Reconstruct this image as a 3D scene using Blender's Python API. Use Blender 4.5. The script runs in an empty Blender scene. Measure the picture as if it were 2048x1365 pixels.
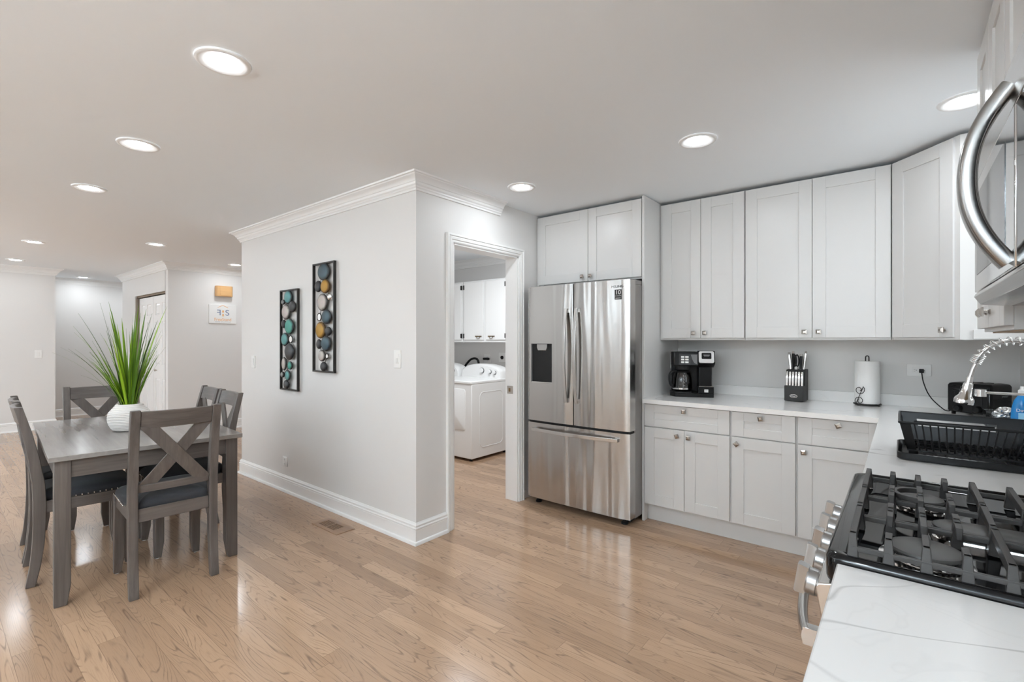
import bpy, bmesh, math, random
from mathutils import Matrix, Vector

# ------------------------------------------------------------------ camera, world, light, exposure
SC = bpy.context.scene
COL = SC.collection
R = math.radians
PI = math.pi

cam_data = bpy.data.cameras.new('camera')
cam_data.sensor_width = 36.0
cam_data.lens = 962.0 / 2048.0 * 36.0
cam_data.shift_y = -1.5 / 2048.0
cam_data.clip_start = 0.02
cam = bpy.data.objects.new('camera', cam_data)
cam.location = (0.0, 0.0, 1.345)
cam.rotation_euler = (R(90), 0.0, R(39.0))
COL.objects.link(cam)
SC.camera = cam

world = bpy.data.worlds.new('daylight')
world.use_nodes = True
world.node_tree.nodes['Background'].inputs[0].default_value = (0.93, 0.97, 1.0, 1)
world.node_tree.nodes['Background'].inputs[1].default_value = 1.2
SC.world = world

SC.view_settings.view_transform = 'Standard'
SC.view_settings.look = 'None'
SC.view_settings.gamma = 1.0
SC.view_settings.exposure = 0.54
SC.view_settings.use_curve_mapping = False
SC.cycles.use_denoising = True
SC.cycles.max_bounces = 10
SC.cycles.diffuse_bounces = 9
SC.cycles.glossy_bounces = 5
SC.cycles.transmission_bounces = 8
SC.cycles.transparent_max_bounces = 12
SC.cycles.caustics_reflective = False
SC.cycles.caustics_refractive = False
SC.cycles.sample_clamp_indirect = 6.0


def area_light(name, loc, rot, sx, sy, power, color=(1, 1, 1)):
    d = bpy.data.lights.new(name, 'AREA')
    d.shape = 'RECTANGLE'
    d.size = sx
    d.size_y = sy
    d.energy = power
    d.color = color
    o = bpy.data.objects.new(name, d)
    o.location = loc
    o.rotation_euler = rot
    COL.objects.link(o)
    return o


# fill light added at an unseen front window; daylight at the sink window
area_light('front_window_fill', (-7.9, -3.12, 1.4), (R(90), 0, 0), 2.4, 1.5, 28, (0.90, 0.96, 1.0))
area_light('daylight_sink_window', (0.70, 2.95, 1.62), (R(90), 0, R(90)), 0.66, 0.9, 2.5, (0.90, 0.96, 1.0))
# unseen fill lights added behind the camera to brighten the ceiling
for _x, _y, _p in ((-0.7, -2.4, 165), (-4.6, -2.6, 30), (-7.6, -2.2, 70)):
    area_light('ceiling_fill', (_x, _y, 1.75), (R(180), 0, 0), 0.5, 0.5, _p, (0.79, 0.915, 1.0))


def lamp_disk(name, loc, power):
    """disk light added out of view to brighten the rooms"""
    d = bpy.data.lights.new(name, 'AREA')
    d.shape = 'DISK'
    d.size = 0.11
    d.energy = power
    d.color = (0.90, 0.955, 1.0)
    o = bpy.data.objects.new(name, d)
    o.location = loc
    COL.objects.link(o)


for _x, _y in ((-2.06, -1.2), (-0.5, -1.2), (-4.5, -1.2), (-7.4, -1.2), (-6.6, 3.6), (-10.9, 3.2)):  # added fill lights out of view, no fixtures modelled
    lamp_disk('fill_lamp', (_x, _y, 2.42), 7.0)
lamp_disk('fill_lamp', (-3.3, 3.3, 2.42), 23.0)  # added to brighten the laundry room
lamp_disk('fill_lamp', (-10.7, 2.3, 2.42), 2.2)  # weak fill added for the entry hall
LENS = 104.0          # radiance of the recessed lamp lenses

# ------------------------------------------------------------------ mesh builder
class MB:
    def __init__(self):
        self.v, self.f = [], []

    def quad(self, *ids):
        self.f.append(tuple(ids))

    def box(self, x0, x1, y0, y1, z0, z1):
        if x0 > x1: x0, x1 = x1, x0
        if y0 > y1: y0, y1 = y1, y0
        if z0 > z1: z0, z1 = z1, z0
        return self.hexa([(x0, y0, z0), (x1, y0, z0), (x1, y1, z0), (x0, y1, z0),
                          (x0, y0, z1), (x1, y0, z1), (x1, y1, z1), (x0, y1, z1)])

    def hexa(self, p):
        b = len(self.v)
        self.v += [tuple(q) for q in p]
        for f in ((0, 3, 2, 1), (4, 5, 6, 7), (0, 1, 5, 4), (1, 2, 6, 5), (2, 3, 7, 6), (3, 0, 4, 7)):
            self.f.append(tuple(b + i for i in f))
        return self

    def loft(self, rings, caps=True, closed=True, loop=False):
        b = len(self.v)
        n = len(rings[0])
        for r in rings:
            self.v += [tuple(q) for q in r]
        m = len(rings)
        for i in range(m if loop else m - 1):
            j = (i + 1) % m
            for k in range(n if closed else n - 1):
                l = (k + 1) % n
                self.f.append((b + i * n + k, b + i * n + l, b + j * n + l, b + j * n + k))
        if caps and not loop:
            self.f.append(tuple(b + k for k in range(n))[::-1])
            self.f.append(tuple(b + (m - 1) * n + k for k in range(n)))
        return self

    def prism(self, poly, axis, a0, a1):
        def P(p, a):
            if axis == 'x': return (a, p[0], p[1])
            if axis == 'y': return (p[0], a, p[1])
            return (p[0], p[1], a)
        return self.loft([[P(p, a0) for p in poly], [P(p, a1) for p in poly]])

    def tube(self, pts, r, n=10, caps=True, loop=False):
        pts = [Vector(p) for p in pts]
        rr = r if isinstance(r, (list, tuple)) else [r] * len(pts)
        rings = []
        up = None
        m = len(pts)
        for i, p in enumerate(pts):
            if loop:
                t = pts[(i + 1) % m] - pts[i - 1]
            else:
                t = pts[min(i + 1, m - 1)] - pts[max(i - 1, 0)]
            t.normalize()
            if up is None:
                a = Vector((0, 0, 1)) if abs(t.z) < 0.9 else Vector((1, 0, 0))
                up = t.cross(a).normalized()
            else:
                up = (up - t * up.dot(t))
                up.normalize()
            w = t.cross(up)
            rings.append([p + (up * math.cos(2 * PI * k / n) + w * math.sin(2 * PI * k / n)) * rr[i] for k in range(n)])
        return self.loft(rings, caps=caps, loop=loop)

    def bar(self, pts, w, d, side=None, caps=True):
        """rectangular section swept along pts; w across 'side', d across the other."""
        pts = [Vector(p) for p in pts]
        rings = []
        m = len(pts)
        for i, p in enumerate(pts):
            t = (pts[min(i + 1, m - 1)] - pts[max(i - 1, 0)]).normalized()
            s = Vector(side) if side else Vector((0, 0, 1))
            s = (s - t * s.dot(t)).normalized()
            q = t.cross(s)
            ww = w[i] if isinstance(w, (list, tuple)) else w
            dd = d[i] if isinstance(d, (list, tuple)) else d
            rings.append([p + s * (a * ww / 2) + q * (b * dd / 2) for a, b in ((-1, -1), (1, -1), (1, 1), (-1, 1))])
        return self.loft(rings, caps=caps)

    def lathe(self, prof, c=(0, 0, 0), n=32, axis='z'):
        rings = []
        for r, z in prof:
            ring = []
            for k in range(n):
                a = 2 * PI * k / n
                x, y = r * math.cos(a), r * math.sin(a)
                if axis == 'z': q = (c[0] + x, c[1] + y, c[2] + z)
                elif axis == 'x': q = (c[0] + z, c[1] + x, c[2] + y)
                else: q = (c[0] + y, c[1] + z, c[2] + x)
                ring.append(q)
            rings.append(ring)
        return self.loft(rings)

    def ellipsoid(self, c, rx, ry, rz, n=20, m=12):
        prof = []
        rings = []
        for i in range(m + 1):
            a = -PI / 2 + PI * i / m
            cr = max(math.cos(a), 0.002)
            rings.append([(c[0] + rx * cr * math.cos(2 * PI * k / n), c[1] + ry * cr * math.sin(2 * PI * k / n),
                           c[2] + rz * math.sin(a)) for k in range(n)])
        return self.loft(rings)

    def sweep(self, path, prof):
        """prof = [(out, z)], out is to the right of the direction of travel; mitred corners."""
        pts = [Vector((p[0], p[1])) for p in path]
        rings = []
        for i, p in enumerate(pts):
            ds = []
            if i > 0: ds.append((pts[i] - pts[i - 1]).normalized())
            if i < len(pts) - 1: ds.append((pts[i + 1] - pts[i]).normalized())
            ns = [Vector((d.y, -d.x)) for d in ds]
            if len(ns) == 2:
                s = ns[0] + ns[1]
                off = s * (2.0 / s.dot(s)) if s.length > 1e-4 else ns[0]
            else:
                off = ns[0]
            rings.append([(p.x + off.x * o, p.y + off.y * o, z) for o, z in prof])
        return self.loft(rings)

    def move(self, M, start=0):
        for i in range(start, len(self.v)):
            self.v[i] = tuple(M @ Vector(self.v[i]))
        return self

    def join(self, other, M=None):
        b = len(self.v)
        self.v += [tuple(M @ Vector(q)) if M else q for q in other.v]
        self.f += [tuple(b + i for i in f) for f in other.f]
        return self


def frame_matrix(o, x, y, z):
    m = Matrix.Identity(4)
    for i, a in enumerate((x, y, z)):
        for r in range(3):
            m[r][i] = a[r]
    for r in range(3):
        m[r][3] = o[r]
    return m


def link_mesh(name, mb, mat, parent=None, M=None, bevel=0.0, smooth=None, segs=2):
    me = bpy.data.meshes.new(name)
    vs = mb.v if M is None else [tuple(M @ Vector(q)) for q in mb.v]
    me.from_pydata(vs, [], mb.f)
    bm = bmesh.new()
    bm.from_mesh(me)
    bmesh.ops.recalc_face_normals(bm, faces=bm.faces)
    bm.to_mesh(me)
    bm.free()
    mats = mat if isinstance(mat, (list, tuple)) else [mat]
    for m in mats:
        me.materials.append(m)
    if smooth is not None:
        me.shade_smooth()
        me.set_sharp_from_angle(angle=R(smooth))
    o = bpy.data.objects.new(name, me)
    COL.objects.link(o)
    if parent is not None:
        o.parent = parent
    if bevel > 0:
        b = o.modifiers.new('bevel', 'BEVEL')
        b.width = bevel
        b.segments = segs
        b.limit_method = 'ANGLE'
        b.angle_limit = R(35)
        if smooth is None:
            me.shade_smooth()
            me.set_sharp_from_angle(angle=R(28))
        b.harden_normals = False
    return o


def tag(o, label, cat, group=None):
    o['label'] = label
    o['category'] = cat
    if group:
        o['group'] = group
    return o


class Thing:
    """an Empty at the thing's base that parents its parts; meshes are given in world space unless local=True"""
    def __init__(self, name, label, cat, loc=(0, 0, 0), rz=0.0, group=None, kind=None):
        e = bpy.data.objects.new(name, None)
        e.empty_display_size = 0.1
        e.location = loc
        e.rotation_euler = (0, 0, rz)
        COL.objects.link(e)
        if kind:
            e['kind'] = kind
        if label:
            tag(e, label, cat, group)
        self.root = e
        self.M = Matrix.Translation(loc) @ Matrix.Rotation(rz, 4, 'Z')
        self.Mi = self.M.inverted()

    def add(self, name, mb, mat, parent=None, local=False, label=None, **kw):
        o = link_mesh(name, mb, mat, parent or self.root, None if local else self.Mi, **kw)
        if label:
            o['label'] = label
        return o

    def text(self, name, body, size, M, mat, parent=None, local=False, align='CENTER', ext=0.0006, sx=1.0):
        c = bpy.data.curves.new(name, 'FONT')
        c.body = body
        c.size = size
        c.align_x = align
        c.align_y = 'CENTER'
        c.extrude = ext
        c.materials.append(mat)
        tmp = bpy.data.objects.new('tmp_text', c)
        me = bpy.data.meshes.new_from_object(tmp)
        bpy.data.objects.remove(tmp)
        bpy.data.curves.remove(c)
        me.name = name
        if not me.materials:
            me.materials.append(mat)
        o = bpy.data.objects.new(name, me)
        COL.objects.link(o)
        o.parent = parent or self.root
        MM = M if local else self.Mi @ M
        o.matrix_local = MM @ Matrix.Diagonal((sx, 1, 1, 1))
        return o


def copy_tree(o, parent=None):
    c = o.copy()
    COL.objects.link(c)
    c.parent = parent
    for ch in list(o.children):
        copy_tree(ch, c)
    return c


def single(name, mb, mat, label, cat, group=None, **kw):
    o = link_mesh(name, mb, mat, **kw)
    return tag(o, label, cat, group)


def struct(name, mb, mat, parent=None, **kw):
    o = link_mesh(name, mb, mat, parent, **kw)
    if parent is None:
        o['kind'] = 'structure'
    return o


# ------------------------------------------------------------------ materials
def new_mat(name):
    m = bpy.data.materials.new(name)
    m.use_nodes = True
    nt = m.node_tree
    return m, nt, nt.nodes['Principled BSDF']


def N(nt, typ, **kw):
    n = nt.nodes.new(typ)
    for k, v in kw.items():
        if k.startswith('i_'):
            n.inputs[k[2:].replace('_', ' ')].default_value = v
        else:
            setattr(n, k, v)
    return n


def pbr(name, col, rough=0.5, metal=0.0, spec=None, coat=0.0, bump=None, trans=0.0, ior=None, sheen=0.0, emit=None, alpha=None, noise=None):
    m, nt, b = new_mat(name)
    b.inputs['Base Color'].default_value = (*col, 1)
    b.inputs['Roughness'].default_value = rough
    b.inputs['Metallic'].default_value = metal
    if spec is not None: b.inputs['Specular IOR Level'].default_value = spec
    if coat: 
        b.inputs['Coat Weight'].default_value = coat
        b.inputs['Coat Roughness'].default_value = 0.08
    if trans: b.inputs['Transmission Weight'].default_value = trans
    if ior: b.inputs['IOR'].default_value = ior
    if sheen: b.inputs['Sheen Weight'].default_value = sheen
    if alpha is not None: b.inputs['Alpha'].default_value = alpha
    if emit:
        b.inputs['Emission Color'].default_value = (*emit[0], 1)
        b.inputs['Emission Strength'].default_value = emit[1]
    tc = None
    if bump or noise:
        tc = N(nt, 'ShaderNodeTexCoord')
    if noise:
        sc, amt, stretch = noise
        mp = N(nt, 'ShaderNodeMapping')
        mp.inputs['Scale'].default_value = stretch
        nt.links.new(tc.outputs['Object'], mp.inputs[0])
        no = N(nt, 'ShaderNodeTexNoise', i_Scale=sc, i_Detail=5.0)
        nt.links.new(mp.outputs[0], no.inputs['Vector'])
        mix = N(nt, 'ShaderNodeMix', data_type='RGBA')
        lo = tuple(max(0, c * (1 - amt)) for c in col)
        hi = tuple(min(1, c * (1 + amt)) for c in col)
        mix.inputs[6].default_value = (*lo, 1)
        mix.inputs[7].default_value = (*hi, 1)
        nt.links.new(no.outputs['Fac'], mix.inputs[0])
        nt.links.new(mix.outputs[2], b.inputs['Base Color'])
    if bump:
        sc, st, stretch = bump
        mp = N(nt, 'ShaderNodeMapping')
        mp.inputs['Scale'].default_value = stretch
        nt.links.new(tc.outputs['Object'], mp.inputs[0])
        no = N(nt, 'ShaderNodeTexNoise', i_Scale=sc, i_Detail=3.0)
        nt.links.new(mp.outputs[0], no.inputs['Vector'])
        bp = N(nt, 'ShaderNodeBump', i_Strength=st, i_Distance=0.002)
        nt.links.new(no.outputs['Fac'], bp.inputs['Height'])
        nt.links.new(bp.outputs[0], b.inputs['Normal'])
    return m


def wood_mat(name, axis, base=(0.100, 0.084, 0.075), rough=0.40, amt=0.42, gs=1.0):
    """grain runs along the given axis of the object"""
    m, nt, b = new_mat(name)
    tc = N(nt, 'ShaderNodeTexCoord')
    mp = N(nt, 'ShaderNodeMapping')
    s = [46.0 * gs] * 3
    s[axis] = 2.2 * gs
    mp.inputs['Scale'].default_value = s
    nt.links.new(tc.outputs['Object'], mp.inputs[0])
    n1 = N(nt, 'ShaderNodeTexNoise', i_Scale=1.0, i_Detail=6.0, i_Roughness=0.62, i_Distortion=0.35)
    nt.links.new(mp.outputs[0], n1.inputs['Vector'])
    n2 = N(nt, 'ShaderNodeTexNoise', i_Scale=5.0, i_Detail=2.0)
    nt.links.new(tc.outputs['Object'], n2.inputs['Vector'])
    add = N(nt, 'ShaderNodeMath', operation='MULTIPLY_ADD')
    add.inputs[1].default_value = 0.75
    nt.links.new(n1.outputs['Fac'], add.inputs[0])
    m2 = N(nt, 'ShaderNodeMath', operation='MULTIPLY')
    m2.inputs[1].default_value = 0.25
    nt.links.new(n2.outputs['Fac'], m2.inputs[0])
    nt.links.new(m2.outputs[0], add.inputs[2])
    rp = N(nt, 'ShaderNodeValToRGB')
    rp.color_ramp.elements[0].position = 0.3
    rp.color_ramp.elements[0].color = (*[c * (1 - amt) for c in base], 1)
    rp.color_ramp.elements[1].position = 0.7
    rp.color_ramp.elements[1].color = (*[c * (1 + amt) for c in base], 1)
    nt.links.new(add.outputs[0], rp.inputs[0])
    nt.links.new(rp.outputs[0], b.inputs['Base Color'])
    b.inputs['Roughness'].default_value = rough
    bp = N(nt, 'ShaderNodeBump', i_Strength=0.12, i_Distance=0.001)
    nt.links.new(n1.outputs['Fac'], bp.inputs['Height'])
    nt.links.new(bp.outputs[0], b.inputs['Normal'])
    return m


def floor_mat():
    m, nt, b = new_mat('oak_strip_floor')
    L = nt.links.new
    tc = N(nt, 'ShaderNodeTexCoord')
    sep = N(nt, 'ShaderNodeSeparateXYZ')
    L(tc.outputs['Object'], sep.inputs[0])
    PW, PL = 0.083, 1.05

    def brick(c1, c2, mortar, ms):
        n = N(nt, 'ShaderNodeTexBrick')
        n.offset = 0.37
        n.offset_frequency = 2
        n.squash = 1.0
        n.inputs['Color1'].default_value = c1
        n.inputs['Color2'].default_value = c2
        n.inputs['Mortar'].default_value = mortar
        n.inputs['Scale'].default_value = 1.0
        n.inputs['Mortar Size'].default_value = ms
        n.inputs['Mortar Smooth'].default_value = 0.0
        n.inputs['Brick Width'].default_value = PL
        n.inputs['Row Height'].default_value = PW
        return n

    # each row of strips slides along by its own amount
    row = N(nt, 'ShaderNodeMath', operation='DIVIDE'); row.inputs[1].default_value = PW
    L(sep.outputs['Y'], row.inputs[0])
    fl = N(nt, 'ShaderNodeMath', operation='FLOOR'); L(row.outputs[0], fl.inputs[0])
    wn = N(nt, 'ShaderNodeTexWhiteNoise', noise_dimensions='1D'); L(fl.outputs[0], wn.inputs['W'])
    sl = N(nt, 'ShaderNodeMath', operation='MULTIPLY_ADD'); sl.inputs[1].default_value = 3.7
    L(wn.outputs['Value'], sl.inputs[0]); L(sep.outputs['X'], sl.inputs[2])
    cb = N(nt, 'ShaderNodeCombineXYZ'); L(sl.outputs[0], cb.inputs[0]); L(sep.outputs['Y'], cb.inputs[1])
    br = brick((0, 0, 0, 1), (1, 1, 1, 1), (0.5, 0.5, 0.5, 1), 0.0)
    L(cb.outputs[0], br.inputs['Vector'])
    seam = brick((1, 1, 1, 1), (1, 1, 1, 1), (0, 0, 0, 1), 0.0011)
    L(cb.outputs[0], seam.inputs['Vector'])
    rnd = N(nt, 'ShaderNodeSeparateColor'); L(br.outputs['Color'], rnd.inputs[0])
    w4 = N(nt, 'ShaderNodeMath', operation='MULTIPLY_ADD'); w4.inputs[1].default_value = 37.0
    L(rnd.outputs[0], w4.inputs[0])
    rw = N(nt, 'ShaderNodeMath', operation='MULTIPLY'); rw.inputs[1].default_value = 11.3
    L(wn.outputs['Value'], rw.inputs[0]); L(rw.outputs[0], w4.inputs[2])

    def stretched(sx, sy, detail, rough=0.5, dist=0.0):
        c = N(nt, 'ShaderNodeCombineXYZ')
        a = N(nt, 'ShaderNodeMath', operation='MULTIPLY'); a.inputs[1].default_value = sx; L(sep.outputs['X'], a.inputs[0])
        d = N(nt, 'ShaderNodeMath', operation='MULTIPLY'); d.inputs[1].default_value = sy; L(sep.outputs['Y'], d.inputs[0])
        L(a.outputs[0], c.inputs[0]); L(d.outputs[0], c.inputs[1])
        n = N(nt, 'ShaderNodeTexNoise', noise_dimensions='4D', i_Scale=1.0, i_Detail=detail, i_Roughness=rough, i_Distortion=dist)
        L(c.outputs[0], n.inputs['Vector']); L(w4.outputs[0], n.inputs['W'])
        return n
    base = N(nt, 'ShaderNodeValToRGB')
    cr = base.color_ramp
    cr.elements[0].position = 0.0; cr.elements[0].color = (0.262, 0.165, 0.107, 1)
    cr.elements[1].position = 1.0; cr.elements[1].color = (0.520, 0.345, 0.224, 1)
    e = cr.elements.new(0.3); e.color = (0.358, 0.230, 0.147, 1)
    e = cr.elements.new(0.6); e.color = (0.425, 0.276, 0.178, 1)
    tone = stretched(0.8, 6.0, 2.0)
    tm = N(nt, 'ShaderNodeMath', operation='MULTIPLY_ADD'); tm.inputs[1].default_value = 0.55
    L(rnd.outputs[0], tm.inputs[0])
    tn = N(nt, 'ShaderNodeMath', operation='MULTIPLY'); tn.inputs[1].default_value = 0.5; L(tone.outputs['Fac'], tn.inputs[0])
    L(tn.outputs[0], tm.inputs[2])
    L(tm.outputs[0], base.inputs[0])
    # cathedral grain: contour lines of a noise stretched along the strip
    g = stretched(1.0, 9.0, 1.6, 0.45, 0.25)
    k = N(nt, 'ShaderNodeMath', operation='MULTIPLY'); k.inputs[1].default_value = 27.0; L(g.outputs['Fac'], k.inputs[0])
    pp = N(nt, 'ShaderNodeMath', operation='PINGPONG'); pp.inputs[1].default_value = 0.5; L(k.outputs[0], pp.inputs[0])
    gr = N(nt, 'ShaderNodeValToRGB')
    gr.color_ramp.elements[0].position = 0.02; gr.color_ramp.elements[0].color = (1, 1, 1, 1)
    gr.color_ramp.elements[1].position = 0.17; gr.color_ramp.elements[1].color = (0, 0, 0, 1)
    L(pp.outputs[0], gr.inputs[0])
    brk = stretched(5.0, 40.0, 3.0, 0.6)
    bk = N(nt, 'ShaderNodeMapRange'); bk.inputs['From Min'].default_value = 0.36; bk.inputs['From Max'].default_value = 0.62
    L(brk.outputs['Fac'], bk.inputs['Value'])
    gm = N(nt, 'ShaderNodeMath', operation='MULTIPLY'); L(gr.outputs[0], gm.inputs[0]); L(bk.outputs[0], gm.inputs[1])
    pores = stretched(9.0, 330.0, 3.0, 0.6)
    pk = N(nt, 'ShaderNodeMapRange'); pk.inputs['From Min'].default_value = 0.52; pk.inputs['From Max'].default_value = 0.72
    pk.inputs['To Max'].default_value = 0.42
    L(pores.outputs['Fac'], pk.inputs['Value'])
    mx = N(nt, 'ShaderNodeMath', operation='MAXIMUM'); L(gm.outputs[0], mx.inputs[0]); L(pk.outputs[0], mx.inputs[1])
    mm = N(nt, 'ShaderNodeMath', operation='MULTIPLY'); mm.inputs[1].default_value = 0.64; L(mx.outputs[0], mm.inputs[0])
    mix = N(nt, 'ShaderNodeMix', data_type='RGBA')
    L(mm.outputs[0], mix.inputs[0]); L(base.outputs[0], mix.inputs[6]); mix.inputs[7].default_value = (0.125, 0.082, 0.058, 1)
    mul = N(nt, 'ShaderNodeMix', data_type='RGBA')
    inv = N(nt, 'ShaderNodeMath', operation='MULTIPLY'); inv.inputs[1].default_value = 0.38
    sub = N(nt, 'ShaderNodeMath', operation='SUBTRACT'); sub.inputs[0].default_value = 1.0
    ss = N(nt, 'ShaderNodeSeparateColor'); L(seam.outputs['Color'], ss.inputs[0])
    L(ss.outputs[0], sub.inputs[1]); L(sub.outputs[0], inv.inputs[0])
    L(inv.outputs[0], mul.inputs[0]); L(mix.outputs[2], mul.inputs[6]); mul.inputs[7].default_value = (0.07, 0.045, 0.03, 1)
    L(mul.outputs[2], b.inputs['Base Color'])
    rg = N(nt, 'ShaderNodeMapRange'); rg.inputs['To Min'].default_value = 0.11; rg.inputs['To Max'].default_value = 0.20
    L(tone.outputs['Fac'], rg.inputs['Value']); L(rg.outputs[0], b.inputs['Roughness'])
    b.inputs['Specular IOR Level'].default_value = 0.55
    bp = N(nt, 'ShaderNodeBump', i_Strength=0.10, i_Distance=0.001)
    L(ss.outputs[0], bp.inputs['Height'])
    L(bp.outputs[0], b.inputs['Normal'])
    return m


def marble_mat():
    m, nt, b = new_mat('white_quartz')
    L = nt.links.new
    tc = N(nt, 'ShaderNodeTexCoord')
    mp = N(nt, 'ShaderNodeMapping'); mp.inputs['Location'].default_value = (3.1, 7.7, 0.0); mp.inputs['Rotation'].default_value = (0, 0, R(28)); mp.inputs['Scale'].default_value = (1.0, 1.7, 1.0)
    L(tc.outputs['Object'], mp.inputs[0])

    def vein(scale, width, dist, detail):
        n = N(nt, 'ShaderNodeTexNoise', i_Scale=scale, i_Detail=detail, i_Roughness=0.55, i_Distortion=dist)
        L(mp.outputs[0], n.inputs['Vector'])
        s = N(nt, 'ShaderNodeMath', operation='SUBTRACT'); s.inputs[1].default_value = 0.5; L(n.outputs['Fac'], s.inputs[0])
        a = N(nt, 'ShaderNodeMath', operation='ABSOLUTE'); L(s.outputs[0], a.inputs[0])
        r = N(nt, 'ShaderNodeMapRange'); r.inputs['From Min'].default_value = 0.0; r.inputs['From Max'].default_value = width
        r.inputs['To Min'].default_value = 1.0; r.inputs['To Max'].default_value = 0.0
        L(a.outputs[0], r.inputs['Value'])
        return r
    v1 = vein(0.9, 0.0042, 0.4, 3.0)
    fade = N(nt, 'ShaderNodeTexNoise', i_Scale=2.2, i_Detail=2.0); L(mp.outputs[0], fade.inputs['Vector'])
    fr = N(nt, 'ShaderNodeMapRange'); fr.inputs['From Min'].default_value = 0.42; fr.inputs['From Max'].default_value = 0.62
    L(fade.outputs['Fac'], fr.inputs['Value'])
    f = N(nt, 'ShaderNodeMath', operation='MULTIPLY'); L(v1.outputs[0], f.inputs[0]); L(fr.outputs[0], f.inputs[1])
    v2 = vein(2.6, 0.006, 0.8, 4.0)
    f2 = N(nt, 'ShaderNodeMath', operation='MULTIPLY'); f2.inputs[1].default_value = 0.10; L(v2.outputs[0], f2.inputs[0])
    f3 = N(nt, 'ShaderNodeMath', operation='MULTIPLY'); L(f2.outputs[0], f3.inputs[0]); L(fr.outputs[0], f3.inputs[1])
    s = N(nt, 'ShaderNodeMath', operation='MAXIMUM'); L(f.outputs[0], s.inputs[0]); L(f3.outputs[0], s.inputs[1])
    s2 = N(nt, 'ShaderNodeMath', operation='MULTIPLY'); s2.inputs[1].default_value = 0.55; L(s.outputs[0], s2.inputs[0])
    mix = N(nt, 'ShaderNodeMix', data_type='RGBA')
    mix.inputs[6].default_value = (0.84, 0.835, 0.825, 1); mix.inputs[7].default_value = (0.33, 0.32, 0.31, 1)
    L(s2.outputs[0], mix.inputs[0]); L(mix.outputs[2], b.inputs['Base Color'])
    b.inputs['Roughness'].default_value = 0.14
    return m


def steel_mat(name, col=(0.60, 0.58, 0.56), rough=0.22, aniso=0.0, wave=0.0, stretch=(2.2, 1, 0.35)):
    m, nt, b = new_mat(name)
    L = nt.links.new
    b.inputs['Base Color'].default_value = (*col, 1)
    b.inputs['Metallic'].default_value = 1.0
    tc = N(nt, 'ShaderNodeTexCoord')
    mp = N(nt, 'ShaderNodeMapping'); mp.inputs['Scale'].default_value = (3.0, 3.0, 420.0)
    L(tc.outputs['Object'], mp.inputs[0])
    n = N(nt, 'ShaderNodeTexNoise', i_Scale=1.0, i_Detail=3.0); L(mp.outputs[0], n.inputs['Vector'])
    r = N(nt, 'ShaderNodeMapRange'); r.inputs['To Min'].default_value = rough * 0.8; r.inputs['To Max'].default_value = rough * 1.2
    L(n.outputs['Fac'], r.inputs['Value']); L(r.outputs[0], b.inputs['Roughness'])
    if aniso:
        b.inputs['Anisotropic'].default_value = aniso
        t = N(nt, 'ShaderNodeTangent', direction_type='RADIAL', axis='Z')
        L(t.outputs[0], b.inputs['Tangent'])
        b.inputs['Anisotropic Rotation'].default_value = 0.25
    if wave:
        mp2 = N(nt, 'ShaderNodeMapping'); mp2.inputs['Scale'].default_value = stretch
        L(tc.outputs['Object'], mp2.inputs[0])
        n2 = N(nt, 'ShaderNodeTexNoise', i_Scale=2.6, i_Detail=1.0); L(mp2.outputs[0], n2.inputs['Vector'])
        bp = N(nt, 'ShaderNodeBump', i_Strength=wave, i_Distance=0.05); L(n2.outputs['Fac'], bp.inputs['Height'])
        L(bp.outputs[0], b.inputs['Normal'])
    return m


def stone_mat(name, col, edge=(0.02, 0.02, 0.022), metal=0.15, rough=0.4, speck=0.25):
    m, nt, b = new_mat(name)
    L = nt.links.new
    tc = N(nt, 'ShaderNodeTexCoord')
    sep = N(nt, 'ShaderNodeSeparateXYZ'); L(tc.outputs['Generated'], sep.inputs[0])
    cb = N(nt, 'ShaderNodeCombineXYZ'); L(sep.outputs['X'], cb.inputs[0]); L(sep.outputs['Z'], cb.inputs[1])
    d = N(nt, 'ShaderNodeVectorMath', operation='DISTANCE'); L(cb.outputs[0], d.inputs[0]); d.inputs[1].default_value = (0.5, 0.5, 0)
    no = N(nt, 'ShaderNodeTexNoise', i_Scale=34.0, i_Detail=4.0); L(tc.outputs['Object'], no.inputs['Vector'])
    ma = N(nt, 'ShaderNodeMath', operation='MULTIPLY_ADD'); ma.inputs[1].default_value = 0.12
    L(no.outputs['Fac'], ma.inputs[0]); L(d.outputs['Value'], ma.inputs[2])
    rp = N(nt, 'ShaderNodeValToRGB')
    rp.color_ramp.elements[0].position = 0.40; rp.color_ramp.elements[0].color = (*col, 1)
    rp.color_ramp.elements[1].position = 0.53; rp.color_ramp.elements[1].color = (*edge, 1)
    L(ma.outputs[0], rp.inputs[0])
    mx = N(nt, 'ShaderNodeMix', data_type='RGBA', blend_type='MULTIPLY'); mx.inputs[0].default_value = speck
    L(rp.outputs[0], mx.inputs[6]); L(no.outputs['Color'], mx.inputs[7])
    L(mx.outputs[2], b.inputs['Base Color'])
    b.inputs['Metallic'].default_value = metal
    b.inputs['Roughness'].default_value = rough
    return m


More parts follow.
